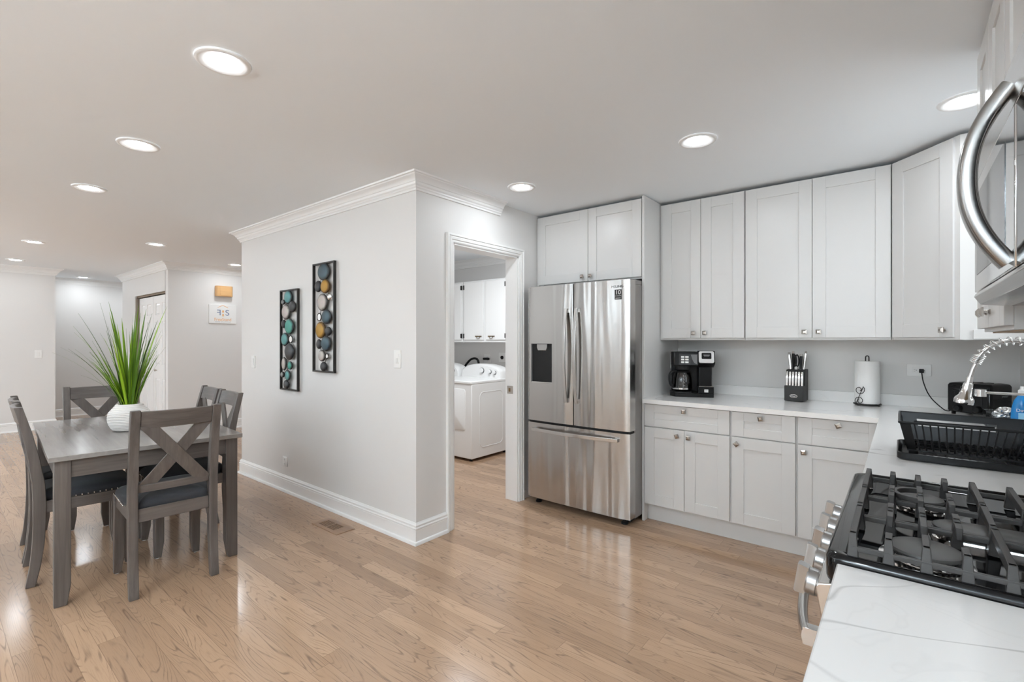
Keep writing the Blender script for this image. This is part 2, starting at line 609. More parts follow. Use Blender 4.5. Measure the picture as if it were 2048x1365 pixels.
def clear_mat(name, tint=(0.97, 0.98, 0.98), gloss=0.12, rough=0.03):
    """thin clear sheet: see-through with a Fresnel sheen"""
    m = bpy.data.materials.new(name)
    m.use_nodes = True
    nt = m.node_tree
    nt.nodes.clear()
    L = nt.links.new
    out = N(nt, 'ShaderNodeOutputMaterial')
    tr = N(nt, 'ShaderNodeBsdfTransparent'); tr.inputs[0].default_value = (*tint, 1)
    gl = N(nt, 'ShaderNodeBsdfGlossy'); gl.inputs['Roughness'].default_value = rough
    fr = N(nt, 'ShaderNodeLayerWeight'); fr.inputs['Blend'].default_value = gloss
    mx = N(nt, 'ShaderNodeMixShader')
    L(fr.outputs['Fresnel'], mx.inputs[0]); L(tr.outputs[0], mx.inputs[1]); L(gl.outputs[0], mx.inputs[2])
    L(mx.outputs[0], out.inputs[0])
    return m


def emit_mat(name, col, strength):
    m = bpy.data.materials.new(name)
    m.use_nodes = True
    nt = m.node_tree
    nt.nodes.clear()
    out = N(nt, 'ShaderNodeOutputMaterial')
    e = N(nt, 'ShaderNodeEmission')
    e.inputs[0].default_value = (*col, 1)
    e.inputs[1].default_value = strength
    nt.links.new(e.outputs[0], out.inputs[0])
    return m


WALL = pbr('wall_paint', (0.705, 0.697, 0.686), 0.50, bump=(220.0, 0.03, (1, 1, 1)))
CEIL = pbr('ceiling_paint', (0.835, 0.87, 0.90), 0.85)
TRIM = pbr('trim_paint', (0.82, 0.82, 0.815), 0.32)
CABW = pbr('cabinet_paint', (0.655, 0.651, 0.642), 0.33)
CABIN = pbr('cabinet_underside_wood', (0.46, 0.34, 0.22), 0.5, noise=(3.0, 0.2, (1, 12, 1)))
FLOOR = floor_mat()
MARBLE = marble_mat()
KNOBM = steel_mat('knob_steel', (0.42, 0.415, 0.41), 0.3)
STEEL = steel_mat('brushed_steel', (0.52, 0.505, 0.49), 0.19, aniso=0.85, wave=0.5, stretch=(2.9, 1, 0.2))
STEELP = steel_mat('plain_steel', (0.62, 0.605, 0.59), 0.22)
STEELB = steel_mat('bright_steel', (0.78, 0.77, 0.76), 0.10)
NICKEL = steel_mat('brushed_nickel', (0.50, 0.46, 0.42), 0.25)
GREYCASE = pbr('fridge_case_grey', (0.30, 0.285, 0.275), 0.35, metal=0.6)
BLACKP = pbr('black_plastic', (0.008, 0.008, 0.0085), 0.28, spec=0.20)
BLACKM = pbr('black_matt', (0.015, 0.015, 0.015), 0.6)
BLACKG = pbr('black_enamel', (0.004, 0.004, 0.0045), 0.06, spec=0.32)
CASTIRON = pbr('cast_iron', (0.034, 0.031, 0.029), 0.42, bump=(300.0, 0.15, (1, 1, 1)))
DARKGAP = pbr('dark_gap', (0.01, 0.01, 0.01), 0.8)
WHITEP = pbr('white_plastic', (0.80, 0.80, 0.79), 0.3)
WHITEA = pbr('white_appliance', (0.78, 0.78, 0.775), 0.22)
PAPER = pbr('paper_towel', (0.86, 0.86, 0.85), 0.9, bump=(160.0, 0.3, (1, 1, 1)))
CERAMIC = pbr('vase_ceramic', (0.74, 0.715, 0.69), 0.55, noise=(40.0, 0.06, (1, 1, 1)))
FABRIC = pbr('charcoal_fabric', (0.020, 0.021, 0.025), 0.9, sheen=0.12, noise=(420.0, 0.45, (1, 1, 1)))
LEAF, _nt, _b = new_mat('grass_green')
_b.inputs['Roughness'].default_value = 0.42
_g = N(_nt, 'ShaderNodeNewGeometry')
_r = N(_nt, 'ShaderNodeValToRGB')
_r.color_ramp.elements[0].position = 0.0
_r.color_ramp.elements[0].color = (0.035, 0.085, 0.006, 1)
_r.color_ramp.elements[1].position = 1.0
_r.color_ramp.elements[1].color = (0.27, 0.43, 0.015, 1)
_e = _r.color_ramp.elements.new(0.45)
_e.color = (0.115, 0.24, 0.008, 1)
_nt.links.new(_g.outputs['Random Per Island'], _r.inputs[0])
_nt.links.new(_r.outputs[0], _b.inputs['Base Color'])
BRONZE = pbr('antique_bronze', (0.22, 0.15, 0.08), 0.35, metal=0.9)
IRONB = pbr('black_iron', (0.02, 0.018, 0.016), 0.4, metal=0.3)
MAPLE = pbr('maple_box', (0.62, 0.36, 0.15), 0.4, noise=(3.0, 0.15, (2, 2, 30)))
WX = wood_mat('grey_wood_x', 0)
WY = wood_mat('grey_wood_y', 1)
WZ = wood_mat('grey_wood_z', 2)
WTOP = wood_mat('grey_wood_top', 0, base=(0.250, 0.232, 0.219), rough=0.20, amt=0.16, gs=0.55)
VENTW = wood_mat('register_oak', 0, base=(0.27, 0.16, 0.095), rough=0.3, amt=0.25)
LAMPW = emit_mat('lamp_lens', (0.90, 0.955, 1.0), LENS)
PANE = clear_mat('window_glass')
GLASS = clear_mat('carafe_glass', (0.80, 0.80, 0.80), 0.35, 0.02)
CLEARP = clear_mat('clear_plastic', (0.93, 0.95, 0.96), 0.3, 0.05)

# ------------------------------------------------------------------ room shell
CH = 2.435
AX0, AX1, AY = -5.204, -2.487, 2.067      # the wall with the two stone panels
YB, XR = 4.10, 0.545                       # kitchen back wall, right wall
YL = 4.75                                  # back wall of the laundry room

struct('floor', MB().box(-12.2, 0.80, -3.4, 5.3, -0.12, 0.0), FLOOR)
struct('ceiling', MB().box(-12.2, 0.80, -3.4, 5.3, CH, CH + 0.12), CEIL)
struct('wall_back', MB().box(-2.487, XR + 0.14, YB, YB + 0.12, 0, CH), WALL)
w = MB()
w.box(XR, XR + 0.13, -3.3, 2.60, 0, CH); w.box(XR, XR + 0.13, 3.30, YB, 0, CH)
w.box(XR, XR + 0.13, 2.60, 3.30, 0, 1.14); w.box(XR, XR + 0.13, 2.60, 3.30, 2.10, CH)
struct('wall_right', w, WALL)
struct('wall_center', MB().box(AX0, AX1 - 0.12, AY, AY + 0.12, 0, CH), WALL)
w = MB()
w.box(AX1 - 0.12, AX1, AY, 2.40, 0, CH); w.box(AX1 - 0.12, AX1, 3.15, YL, 0, CH); w.box(AX1 - 0.12, AX1, 2.40, 3.15, 2.04, CH)
struct('wall_doorway', w, WALL)
struct('wall_laundry_back', MB().box(-5.204, AX1, YL, YL + 0.12, 0, CH), WALL)
struct('wall_hall', MB().box(AX0, AX0 + 0.12, AY + 0.12, YL, 0, CH), WALL)
struct('wall_hall_end', MB().box(-12.1, AX0 + 0.12, 5.15, 5.27, 0, CH), WALL)
struct('wall_sign', MB().box(-8.065, -7.945, 2.192, 5.15, 0, CH), WALL)
CX0, CX1 = -9.56, -8.055
w = MB()
w.box(-10.316, CX0, 2.192, 2.31, 0, CH); w.box(CX1, -8.065, 2.192, 2.31, 0, CH); w.box(CX0, CX1, 2.192, 2.31, 2.045, CH)
w.box(-10.316, -8.065, 2.80, 2.92, 0, CH); w.box(-10.316, -10.20, 2.31, 2.80, 0, CH)
struct('wall_closet', w, WALL)
w = MB()
w.box(-10.21, -10.09, -3.3, 1.326, 0, CH); w.box(-11.43, -10.21, 1.206, 1.326, 0, CH)
struct('wall_left', w, WALL)
struct('wall_entry', MB().box(-11.55, -11.43, 1.206, 5.15, 0, CH), WALL)
w = MB()
WIN = [(-9.1, -6.7, 0.65, 2.15)]  # unseen front window, added to light the rooms
xs = [-10.21] + [a for q in WIN for a in q[:2]] + [XR + 0.13]
for i in range(0, len(xs), 2):
    w.box(xs[i], xs[i + 1], -3.32, -3.20, 0, CH)
for a, b_, z0, z1 in WIN:
    w.box(a, b_, -3.32, -3.20, 0, z0); w.box(a, b_, -3.32, -3.20, z1, CH)
struct('wall_rear', w, WALL)


def window(i, a, b_, z0, z1, axis, pos, mull):
    """frame with a pane; axis 'y': in a wall of constant y"""
    f, g = MB(), MB()
    t = 0.05

    def bx(m, p0, p1, q0, q1, d0, d1):
        if axis == 'y': m.box(p0, p1, pos + d0, pos + d1, q0, q1)
        else: m.box(pos + d0, pos + d1, p0, p1, q0, q1)
    bx(f, a, b_, z0, z0 + t, 0, 0.06); bx(f, a, b_, z1 - t, z1, 0, 0.06)
    bx(f, a, a + t, z0, z1, 0, 0.06); bx(f, b_ - t, b_, z0, z1, 0, 0.06)
    for k in range(1, mull + 1):
        c = a + (b_ - a) * k / (mull + 1)
        bx(f, c - 0.025, c + 0.025, z0, z1, 0, 0.06)
    o = struct('window_%d' % i, f, TRIM)
    bx(g, a + t, b_ - t, z0 + t, z1 - t, 0.028, 0.034)
    link_mesh('pane', g, PANE, o)


for i, (a, b_, z0, z1) in enumerate(WIN):
    window(i + 1, a, b_, z0, z1, 'y', -3.29, 1 if i != 2 else 1)
window(2, 2.60, 3.30, 1.14, 2.10, 'x', XR + 0.05, 0)

# crown mouldings and baseboards
CROWN = [(0, CH), (0, CH - 0.10), (0.012, CH - 0.10), (0.014, CH - 0.088), (0.020, CH - 0.083), (0.021, CH - 0.074), (0.030, CH - 0.066),
         (0.034, CH - 0.052), (0.040, CH - 0.050), (0.044, CH - 0.040), (0.055, CH - 0.026), (0.070, CH - 0.018), (0.074, CH - 0.012), (0.085, CH - 0.010), (0.088, CH)]
BASE = [(0, 0), (0.030, 0), (0.030, 0.010), (0.026, 0.019), (0.0155, 0.022), (0.0155, 0.092), (0.013, 0.095), (0.018, 0.100), (0.018, 0.108), (0.011, 0.112),
        (0.011, 0.116), (0.0145, 0.119), (0.0145, 0.126), (0.008, 0.133), (0.0055, 0.140), (0, 0.140)]
crowns = [[(AX0, 4.7), (AX0, AY), (AX1, AY), (AX1, 2.915)],
          [(-10.316, 2.9), (-10.316, 2.192), (-7.945, 2.192), (-7.945, 5.1)],
          [(-10.09, -3.15), (-10.09, 1.326), (-11.40, 1.326)],
          [(-11.43, 1.34), (-11.43, 5.1)],
          [(AX0 + 0.13, YL), (AX1 - 0.125, YL)]]
for i, p in enumerate(crowns):
    struct('trim_%d' % (i + 1), MB().sweep(p, CROWN), TRIM, smooth=25)
bases = {'center': [(AX0, 4.7), (AX0, AY), (AX1, AY), (AX1, 2.334)],
         'closet': [(-10.316, 2.9), (-10.316, 2.192), (CX0 - 0.002, 2.192)],
         'sign': [(CX1 + 0.002, 2.192), (-7.945, 2.192), (-7.945, 5.1)],
         'left': [(-10.09, -3.15), (-10.09, 1.326), (-11.40, 1.326)],
         'entry': [(-11.43, 1.36), (-11.43, 5.1)]}
for k, p in bases.items():
    struct('baseboard_' + k, MB().sweep(p, BASE), TRIM, smooth=25)

# cased opening to the laundry room
c = MB()
prof = [(0.0, 0.0), (0.0, 0.010), (0.008, 0.014), (0.020, 0.013), (0.024, 0.018), (0.040, 0.019), (0.046, 0.015), (0.050, 0.022), (0.064, 0.022), (0.066, 0.0)]


def casing_ring(y, z, sy, sz):
    return [(AX1 + o, y + sy * d, z + sz * d) for d, o in prof]


c.loft([casing_ring(2.40, 0.0, -1, 0), casing_ring(2.40, 2.04, -1, 1), casing_ring(3.15, 2.04, 1, 1), casing_ring(3.15, 0.0, 1, 0)])
tr = struct('trim_6', c, TRIM, smooth=25)
j = MB()
j.box(AX1 - 0.125, AX1 + 0.004, 2.396, 2.412, 0, 2.04); j.box(AX1 - 0.125, AX1 + 0.004, 3.138, 3.154, 0, 2.04); j.box(AX1 - 0.125, AX1 + 0.004, 2.396, 3.154, 2.028, 2.044)
link_mesh('jamb', j, TRIM, tr)
s = MB(); s.box(AX1 - 0.105, AX1 - 0.045, 3.1355, 3.139, 0.895, 0.96)
sp = link_mesh('strike_plate', s, NICKEL, tr)
sp['label'] = 'nickel strike plate'
s = MB(); s.box(AX1 - 0.088, AX1 - 0.070, 3.1345, 3.1352, 0.912, 0.942)
link_mesh('latch_hole', s, BRONZE, sp)

# bifold closet door: two leaves of raised panels
dr = Thing('door_1', None, None, (CX0, 2.25, 0), kind='structure')


def leaf(x0, x1, name):
    m = MB()
    y0 = 2.235
    m.box(x0, x1, y0 + 0.012, y0 + 0.034, 0.03, 2.005)
    w2 = (x1 - x0)
    st = 0.11
    cols = [(x0 + st, x0 + w2 / 2 - 0.045), (x0 + w2 / 2 + 0.045, x1 - st)]
    rows = [(0.24, 0.78), (0.98, 1.62), (1.72, 1.895)]
    zs = [0.03, rows[0][0], rows[0][1], rows[1][0], rows[1][1], rows[2][0], rows[2][1], 2.005]
    for k in range(0, 8, 2):
        m.box(x0, x1, y0, y0 + 0.012, zs[k], zs[k + 1])
    for z0, z1 in rows:
        m.box(x0, cols[0][0], y0, y0 + 0.012, z0, z1); m.box(cols[0][1], cols[1][0], y0, y0 + 0.012, z0, z1); m.box(cols[1][1], x1, y0, y0 + 0.012, z0, z1)
        for a, b_ in cols:
            q = 0.028
            m.loft([[(a + 0.006, y0 + 0.0115, z0 + 0.006), (b_ - 0.006, y0 + 0.0115, z0 + 0.006), (b_ - 0.006, y0 + 0.0115, z1 - 0.006), (a + 0.006, y0 + 0.0115, z1 - 0.006)],
                    [(a + q, y0 + 0.003, z0 + q), (b_ - q, y0 + 0.003, z0 + q), (b_ - q, y0 + 0.003, z1 - q), (a + q, y0 + 0.003, z1 - q)]])
    return dr.add(name, m, TRIM)


l1 = leaf(CX0 + 0.075, -8.785, 'door_leaf')
l2 = leaf(-8.775, CX1 - 0.012, 'door_leaf')
dr.add('knob', MB().lathe([(0.004, 0), (0.008, -0.012), (0.016, -0.022), (0.017, -0.030), (0.008, -0.036), (0.001, -0.037)], (-8.60, 2.235, 0.90), 16, 'y'), NICKEL, l2, smooth=40)
tk = MB(); tk.box(CX0, CX1, 2.215, 2.262, 2.018, 2.045)
dr.add('track', tk, BRONZE)
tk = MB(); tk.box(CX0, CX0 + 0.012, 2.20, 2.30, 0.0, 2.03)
dr.add('jamb', tk, pbr('closet_jamb_shade', (0.33, 0.28, 0.24), 0.6))  # dark brown puts the shadow on the jamb into its colour

# ------------------------------------------------------------------ recessed ceiling lights
def ceiling_light(x, y, label, first=[None]):
    if first[0] is None:
        t = Thing('recessed_light', label, 'ceiling light', (0, 0, 0), group='recessed ceiling lights')
        ring = MB()
        prof_ = [(0.056, -0.0028), (0.082, -0.009), (0.090, -0.0095), (0.097, -0.006), (0.099, -0.0006)]
        n = 40
        rings = [[(r * math.cos(2 * PI * k / n), r * math.sin(2 * PI * k / n), z) for k in range(n)] for r, z in prof_]
        ring.loft(rings, caps=False)
        t.add('trim_ring', ring, TRIM, local=True, smooth=40)
        t.add('lens', MB().lathe([(0.0005, -0.0045), (0.03, -0.0042), (0.0565, -0.0030), (0.057, -0.001), (0.0005, -0.001)], (0, 0, 0), 40), LAMPW, local=True, smooth=40, label='glowing white lens')
        first[0] = t.root
        o = t.root
    else:
        o = copy_tree(first[0])
    o.location = (x, y, CH)
    tag(o, label, 'ceiling light', 'recessed ceiling lights')


for x, y, lab in [
    (-2.059, 0.751, 'largest recessed ceiling light, first of the dining room row, at top left of the photo'),
    (-3.298, 0.772, 'recessed ceiling light in the dining row, second in size, left of the stone panels'),
    (-4.510, 0.771, 'recessed ceiling light above the dining table, third of the left row'),
    (-7.460, 0.808, 'recessed ceiling light beyond the dining table, fourth of the left row'),
    (-9.323, 0.831, 'recessed ceiling light next to the far left wall, smallest of the left row'),
    (-6.574, 1.704, 'recessed ceiling light above the corner of the closet wall'),
    (-7.472, 2.885, 'recessed ceiling light above the white logo sign, half hidden by the stone panel wall'),
    (-11.006, 1.796, 'recessed ceiling light in the far entry hall past the closet'),
    (-2.097, 2.697, 'recessed ceiling light above the refrigerator beside the crown moulding end'),
    (-0.864, 2.673, 'recessed ceiling light in front of the tall wall cabinets of the kitchen'),
    (0.225, 2.990, 'recessed ceiling light above the sink, partly behind a white wall cabinet'),
]:
    ceiling_light(x, y, lab)

# ------------------------------------------------------------------ switches, outlets
def plate_thing(name, label, cat, M, w, h, kind):
    """M: local x across, y up, z out of the wall"""
    t = Thing(name, label, cat, tuple(M.translation))
    p = MB().box(-w / 2, w / 2, -h / 2, h / 2, -0.001, 0.006).move(M)
    t.add('cover_plate', p, WHITEP, bevel=0.002)
    if kind == 'rocker':
        q = MB().hexa([(-0.017, -0.034, 0.004), (0.017, -0.034, 0.004), (0.017, 0.034, 0.004), (-0.017, 0.034, 0.004),
                       (-0.016, -0.033, 0.009), (0.016, -0.033, 0.009), (0.016, 0.033, 0.012), (-0.016, 0.033, 0.012)]).move(M)
        t.add('rocker', q, WHITEP, bevel=0.001)
    elif kind == 'dimmer':
        t.add('rocker', MB().box(-0.017, 0.017, -0.034, 0.034, 0.004, 0.0085).move(M), WHITEP, bevel=0.001)
        t.add('slider', MB().box(-0.006, 0.006, -0.030, 0.006, 0.008, 0.013).move(M), pbr('slider_grey_' + name, (0.72, 0.72, 0.71), 0.4), bevel=0.001)
    elif kind == 'outlet':
        f = t.add('socket_face', MB().box(-0.017, 0.017, -0.034, 0.034, 0.004, 0.0085).move(M), WHITEP, bevel=0.001)
        for cy in (-0.02, 0.02):
            s_ = MB()
            for dx in (-0.006, 0.006):
                s_.box(dx - 0.001, dx + 0.001, cy - 0.002, cy + 0.006, 0.0084, 0.0089)
            s_.lathe([(0.0001, 0.0084), (0.0022, 0.0084), (0.0022, 0.0089), (0.0001, 0.0089)], (0, cy - 0.007, 0), 10)
            t.add('socket_holes', s_.move(M), BLACKM, f)
    elif kind == 'dryer':
        t.add('socket_face', MB().lathe([(0.001, 0.0), (0.024, 0.0), (0.023, 0.010), (0.001, 0.011)], (0, 0, 0.004), 20).move(M), BLACKP, smooth=30)
    return t


FY = lambda x, z, y=AY: frame_matrix((x, y - 0.0005, z), (1, 0, 0), (0, 0, 1), (0, -1, 0))
plate_thing('light_switch', 'white light switch on the stone panel wall near its far end', 'light switch', FY(-4.927, 1.133), 0.074, 0.122, 'rocker')
plate_thing('light_switch', 'white slide dimmer switch on the stone panel wall near the corner by the doorway', 'light switch', FY(-2.679, 1.216), 0.074, 0.122, 'dimmer')
plate_thing('wall_outlet', 'white outlet low on the stone panel wall above the baseboard', 'outlet', FY(-4.279, 0.262), 0.078, 0.085, 'outlet')
plate_thing('light_switch', 'small white light switch on the far left wall', 'light switch', frame_matrix((-10.0895, 1.137, 1.138), (0, 1, 0), (0, 0, 1), (1, 0, 0)), 0.08, 0.125, 'rocker')

# ------------------------------------------------------------------ stone panels
ST = {'teal': stone_mat('stone_teal', (0.085, 0.27, 0.265)), 'green': stone_mat('stone_jade', (0.05, 0.30, 0.245)),
      'blue': stone_mat('stone_slate_blue', (0.032, 0.075, 0.098)), 'gold': stone_mat('stone_gold', (0.42, 0.215, 0.012), edge=(0.10, 0.05, 0.01)),
      'white': stone_mat('stone_cream', (0.50, 0.445, 0.415), edge=(0.05, 0.045, 0.04)), 'char': stone_mat('stone_charcoal', (0.036, 0.036, 0.038), metal=0.3),
      'ringgrey': stone_mat('stone_pewter', (0.25, 0.25, 0.25), metal=0.4), 'mirror': pbr('mirror_disc', (0.85, 0.85, 0.85), 0.06, metal=1.0),
      'chrome': pbr('chrome_dome', (0.80, 0.80, 0.80), 0.12, metal=1.0)}
S1 = [('teal', -4.171, 1.724, 0.07, 0.06), ('ringgrey', -4.258, 1.683, 0.026, 0.023), ('char', -4.091, 1.636, 0.06, 0.049), ('white', -4.213, 1.595, 0.075, 0.068), ('char', -4.25, 1.49, 0.035, 0.037), ('green', -4.145, 1.465, 0.078, 0.07), ('teal', -4.232, 1.353, 0.065, 0.06), ('mirror', -4.126, 1.354, 0.033, 0.033), ('char', -4.145, 1.245, 0.082, 0.072), ('white', -4.246, 1.137, 0.038, 0.06), ('green', -4.133, 1.126, 0.04, 0.037), ('ringgrey', -4.266, 1.04, 0.028, 0.027), ('teal', -4.179, 1.036, 0.045, 0.047), ('char', -4.203, 0.956, 0.045, 0.039)]
S2 = [('blue', -3.588, 1.893, 0.088, 0.07), ('char', -3.667, 1.781, 0.047, 0.047), ('gold', -3.559, 1.773, 0.066, 0.056), ('chrome', -3.498, 1.687, 0.033, 0.026), ('white', -3.604, 1.649, 0.076, 0.07), ('mirror', -3.653, 1.532, 0.031, 0.033), ('blue', -3.546, 1.531, 0.07, 0.058), ('gold', -3.633, 1.427, 0.072, 0.068), ('char', -3.515, 1.416, 0.045, 0.037), ('blue', -3.553, 1.319, 0.073, 0.061), ('char', -3.655, 1.314, 0.036, 0.04), ('white', -3.608, 1.222, 0.052, 0.047), ('mirror', -3.536, 1.219, 0.021, 0.021), ('char', -3.585, 1.134, 0.046, 0.039)]


def stone_panel(label, x0, x1, z0, z1, stones):
    t = Thing('wall_art_panel', label, 'wall art', ((x0 + x1) / 2, AY, z0), group='framed stone wall panels')
    f = MB()
    b_ = 0.0125
    ya, yb = AY - 0.034, AY - 0.012
    f.box(x0, x0 + b_, ya, yb, z0, z1); f.box(x1 - b_, x1, ya, yb, z0, z1)
    f.box(x0 + b_, x1 - b_, ya, yb, z1 - b_, z1); f.box(x0 + b_, x1 - b_, ya, yb, z0, z0 + b_)
    t.add('frame', f, IRONB, bevel=0.0012)
    # thin welded rods that join the stones to one another and to the frame
    rods = MB()
    yc = AY - 0.026
    order = sorted(stones, key=lambda q: -q[2])
    prev = ((x0 + x1) / 2, z1 - 0.004)
    for _, cx, cz, _, _ in order:
        rods.tube([(prev[0], yc, prev[1]), (cx, yc, cz)], 0.0025, 6)
        prev = (cx, cz)
    rods.tube([(prev[0], yc, prev[1]), (prev[0], yc, z0 + 0.004)], 0.0025, 6)
    for _, cx, cz, _, _ in (order[0], order[-1]):
        rods.tube([(cx, yc, cz), (cx, AY, cz)], 0.003, 6)
    t.add('connecting_rod', rods, IRONB)
    for i, (k, cx, cz, rx, rz) in enumerate(stones):
        dz = 0.002 * (i % 3)
        if k == 'mirror':
            m = MB()
            m.loft([[(cx + rx * s_ * math.cos(2 * PI * q / 24), AY - 0.030 - d, cz + rz * s_ * math.sin(2 * PI * q / 24)) for q in range(24)] for s_, d in ((0.86, -0.01), (0.86, 0.0))])
            o = t.add('mirror_disc', m, ST['mirror'], smooth=30, label='round mirror disc with a black rim')
            r_ = MB().tube([(cx + rx * 0.92 * math.cos(2 * PI * q / 24), AY - 0.028, cz + rz * 0.92 * math.sin(2 * PI * q / 24)) for q in range(24)], 0.0045, 8, loop=True)
            t.add('rim', r_, IRONB, o, smooth=60)
        else:
            m = MB().ellipsoid((cx, AY - 0.027 - dz, cz), rx, 0.016, rz, 24, 14)
            name = {'teal': 'teal', 'green': 'jade green', 'blue': 'slate blue', 'gold': 'gold', 'white': 'cream', 'char': 'charcoal', 'ringgrey': 'pewter', 'chrome': 'chrome'}[k]
            t.add('stone', m, ST[k], smooth=60, label=name + ' metal stone')
    return t


stone_panel('framed stone wall panel in teal, cream and charcoal, the lower one nearer the switch', -4.318, -4.000, 0.907, 1.789, S1)
stone_panel('framed stone wall panel in slate blue and gold, the higher one nearer the doorway', -3.752, -3.428, 1.088, 1.967, S2)

# ------------------------------------------------------------------ floor register
fr_ = MB()
vx0, vx1, vy0, vy1 = -3.355, -3.025, 1.815, 1.955
fr_.box(vx0, -3.315, vy0, vy1, 0.0, 0.004); fr_.box(-3.115, vx1, vy0, vy1, 0.0, 0.004)
fr_.box(-3.315, -3.115, vy0, 1.845, 0.0, 0.004); fr_.box(-3.315, -3.115, 1.925, vy1, 0.0, 0.004); fr_.box(-3.223, -3.207, 1.845, 1.925, 0.0, 0.004)
t = Thing('floor_register', 'oak floor vent set in the floor below the stone panels', 'floor vent', ((vx0 + vx1) / 2, 1.885, 0))
t.add('frame', fr_, VENTW)
gr_ = MB()
for a, b_ in ((-3.315, -3.223), (-3.207, -3.115)):
    for k in range(1, 6):
        xx = a + (b_ - a) * k / 6
        gr_.box(xx - 0.0022, xx + 0.0022, 1.845, 1.925, 0.0015, 0.0036)
    for k in range(1, 5):
        yy = 1.845 + 0.08 * k / 5
        gr_.box(a, b_, yy - 0.0018, yy + 0.0018, 0.001, 0.003)
t.add('grille', gr_, VENTW)
t.add('well', MB().box(-3.315, -3.115, 1.845, 1.925, 0.0003, 0.0008), DARKGAP)

# ------------------------------------------------------------------ wooden chime box and logo sign
XS = -7.945
t = Thing('door_chime', 'light wooden chime box high on the wall above the logo sign', 'chime', (XS, 2.895, 1.997))
pr = []
bx0, bx1, bd, br_ = 2.783, 3.008, 0.075, 0.035
pts = [(XS + 0.0005, bx0), (XS + bd - br_, bx0)] + [(XS + bd - br_ + br_ * math.sin(a * PI / 12), bx0 + br_ - br_ * math.cos(a * PI / 12)) for a in range(1, 7)]
pts += [(XS + bd - br_ + br_ * math.cos(a * PI / 12), bx1 - br_ + br_ * math.sin(a * PI / 12)) for a in range(0, 7)] + [(XS + 0.0005, bx1)]
t.add('case', MB().prism(pts, 'z', 2.003, 2.157), MAPLE, smooth=40)
t.add('front_panel', MB().box(XS + bd, XS + bd + 0.004, bx0 + 0.045, bx1 - 0.045, 2.015, 2.150), MAPLE, bevel=0.001)

t = Thing('logo_sign', 'white logo sign with blue and orange lettering, below the wooden box', 'sign', (XS, 2.885, 1.598))
t.add('board', MB().box(XS + 0.0005, XS + 0.016, 2.700, 3.070, 1.598, 1.880), WHITEP, bevel=0.001)
SGB = pbr('sign_blue', (0.19, 0.23, 0.36), 0.5)
SGO = pbr('sign_orange', (0.80, 0.42, 0.16), 0.5)
SGG = pbr('sign_grey', (0.42, 0.45, 0.52), 0.5)


def SM(y, z, flip=1): return frame_matrix((XS + 0.0164, y, z), (0, flip, 0), (0, 0, 1), (1, 0, 0))


t.text('letter', 'F', 0.122, SM(2.832, 1.755, -1), SGB, sx=1.1, ext=0.0004)
t.text('letter', 'S', 0.122, SM(2.945, 1.755), SGB, sx=1.1, ext=0.0004)
m = MB()
for zz in (1.783, 1.727):
    m.lathe([(0.0001, 0), (0.013, 0.0), (0.013, 0.0007), (0.0001, 0.0007)], (XS + 0.0162, 2.887, zz), 16, 'x')
    m.prism([(2.871, zz - 0.012), (2.903, zz - 0.012), (2.887, zz - 0.026)], 'x', XS + 0.0162, XS + 0.0169)
t.add('emblem', m, SGO)
m = MB()
m.bar([(XS + 0.0166, 2.815, 1.835), (XS + 0.0166, 2.885, 1.870)], 0.007, 0.0008, (0, 0, 1)); m.bar([(XS + 0.0166, 2.885, 1.870), (XS + 0.0166, 2.955, 1.835)], 0.007, 0.0008, (0, 0, 1))
t.add('roof_line', m, SGO)
t.text('lettering', 'FreeStand', 0.066, SM(2.885, 1.655), SGO, sx=0.88, ext=0.0004)
t.text('small_lettering', 'HOME SOLUTIONS', 0.022, SM(2.885, 1.619), SGG, sx=1.15, ext=0.0004)

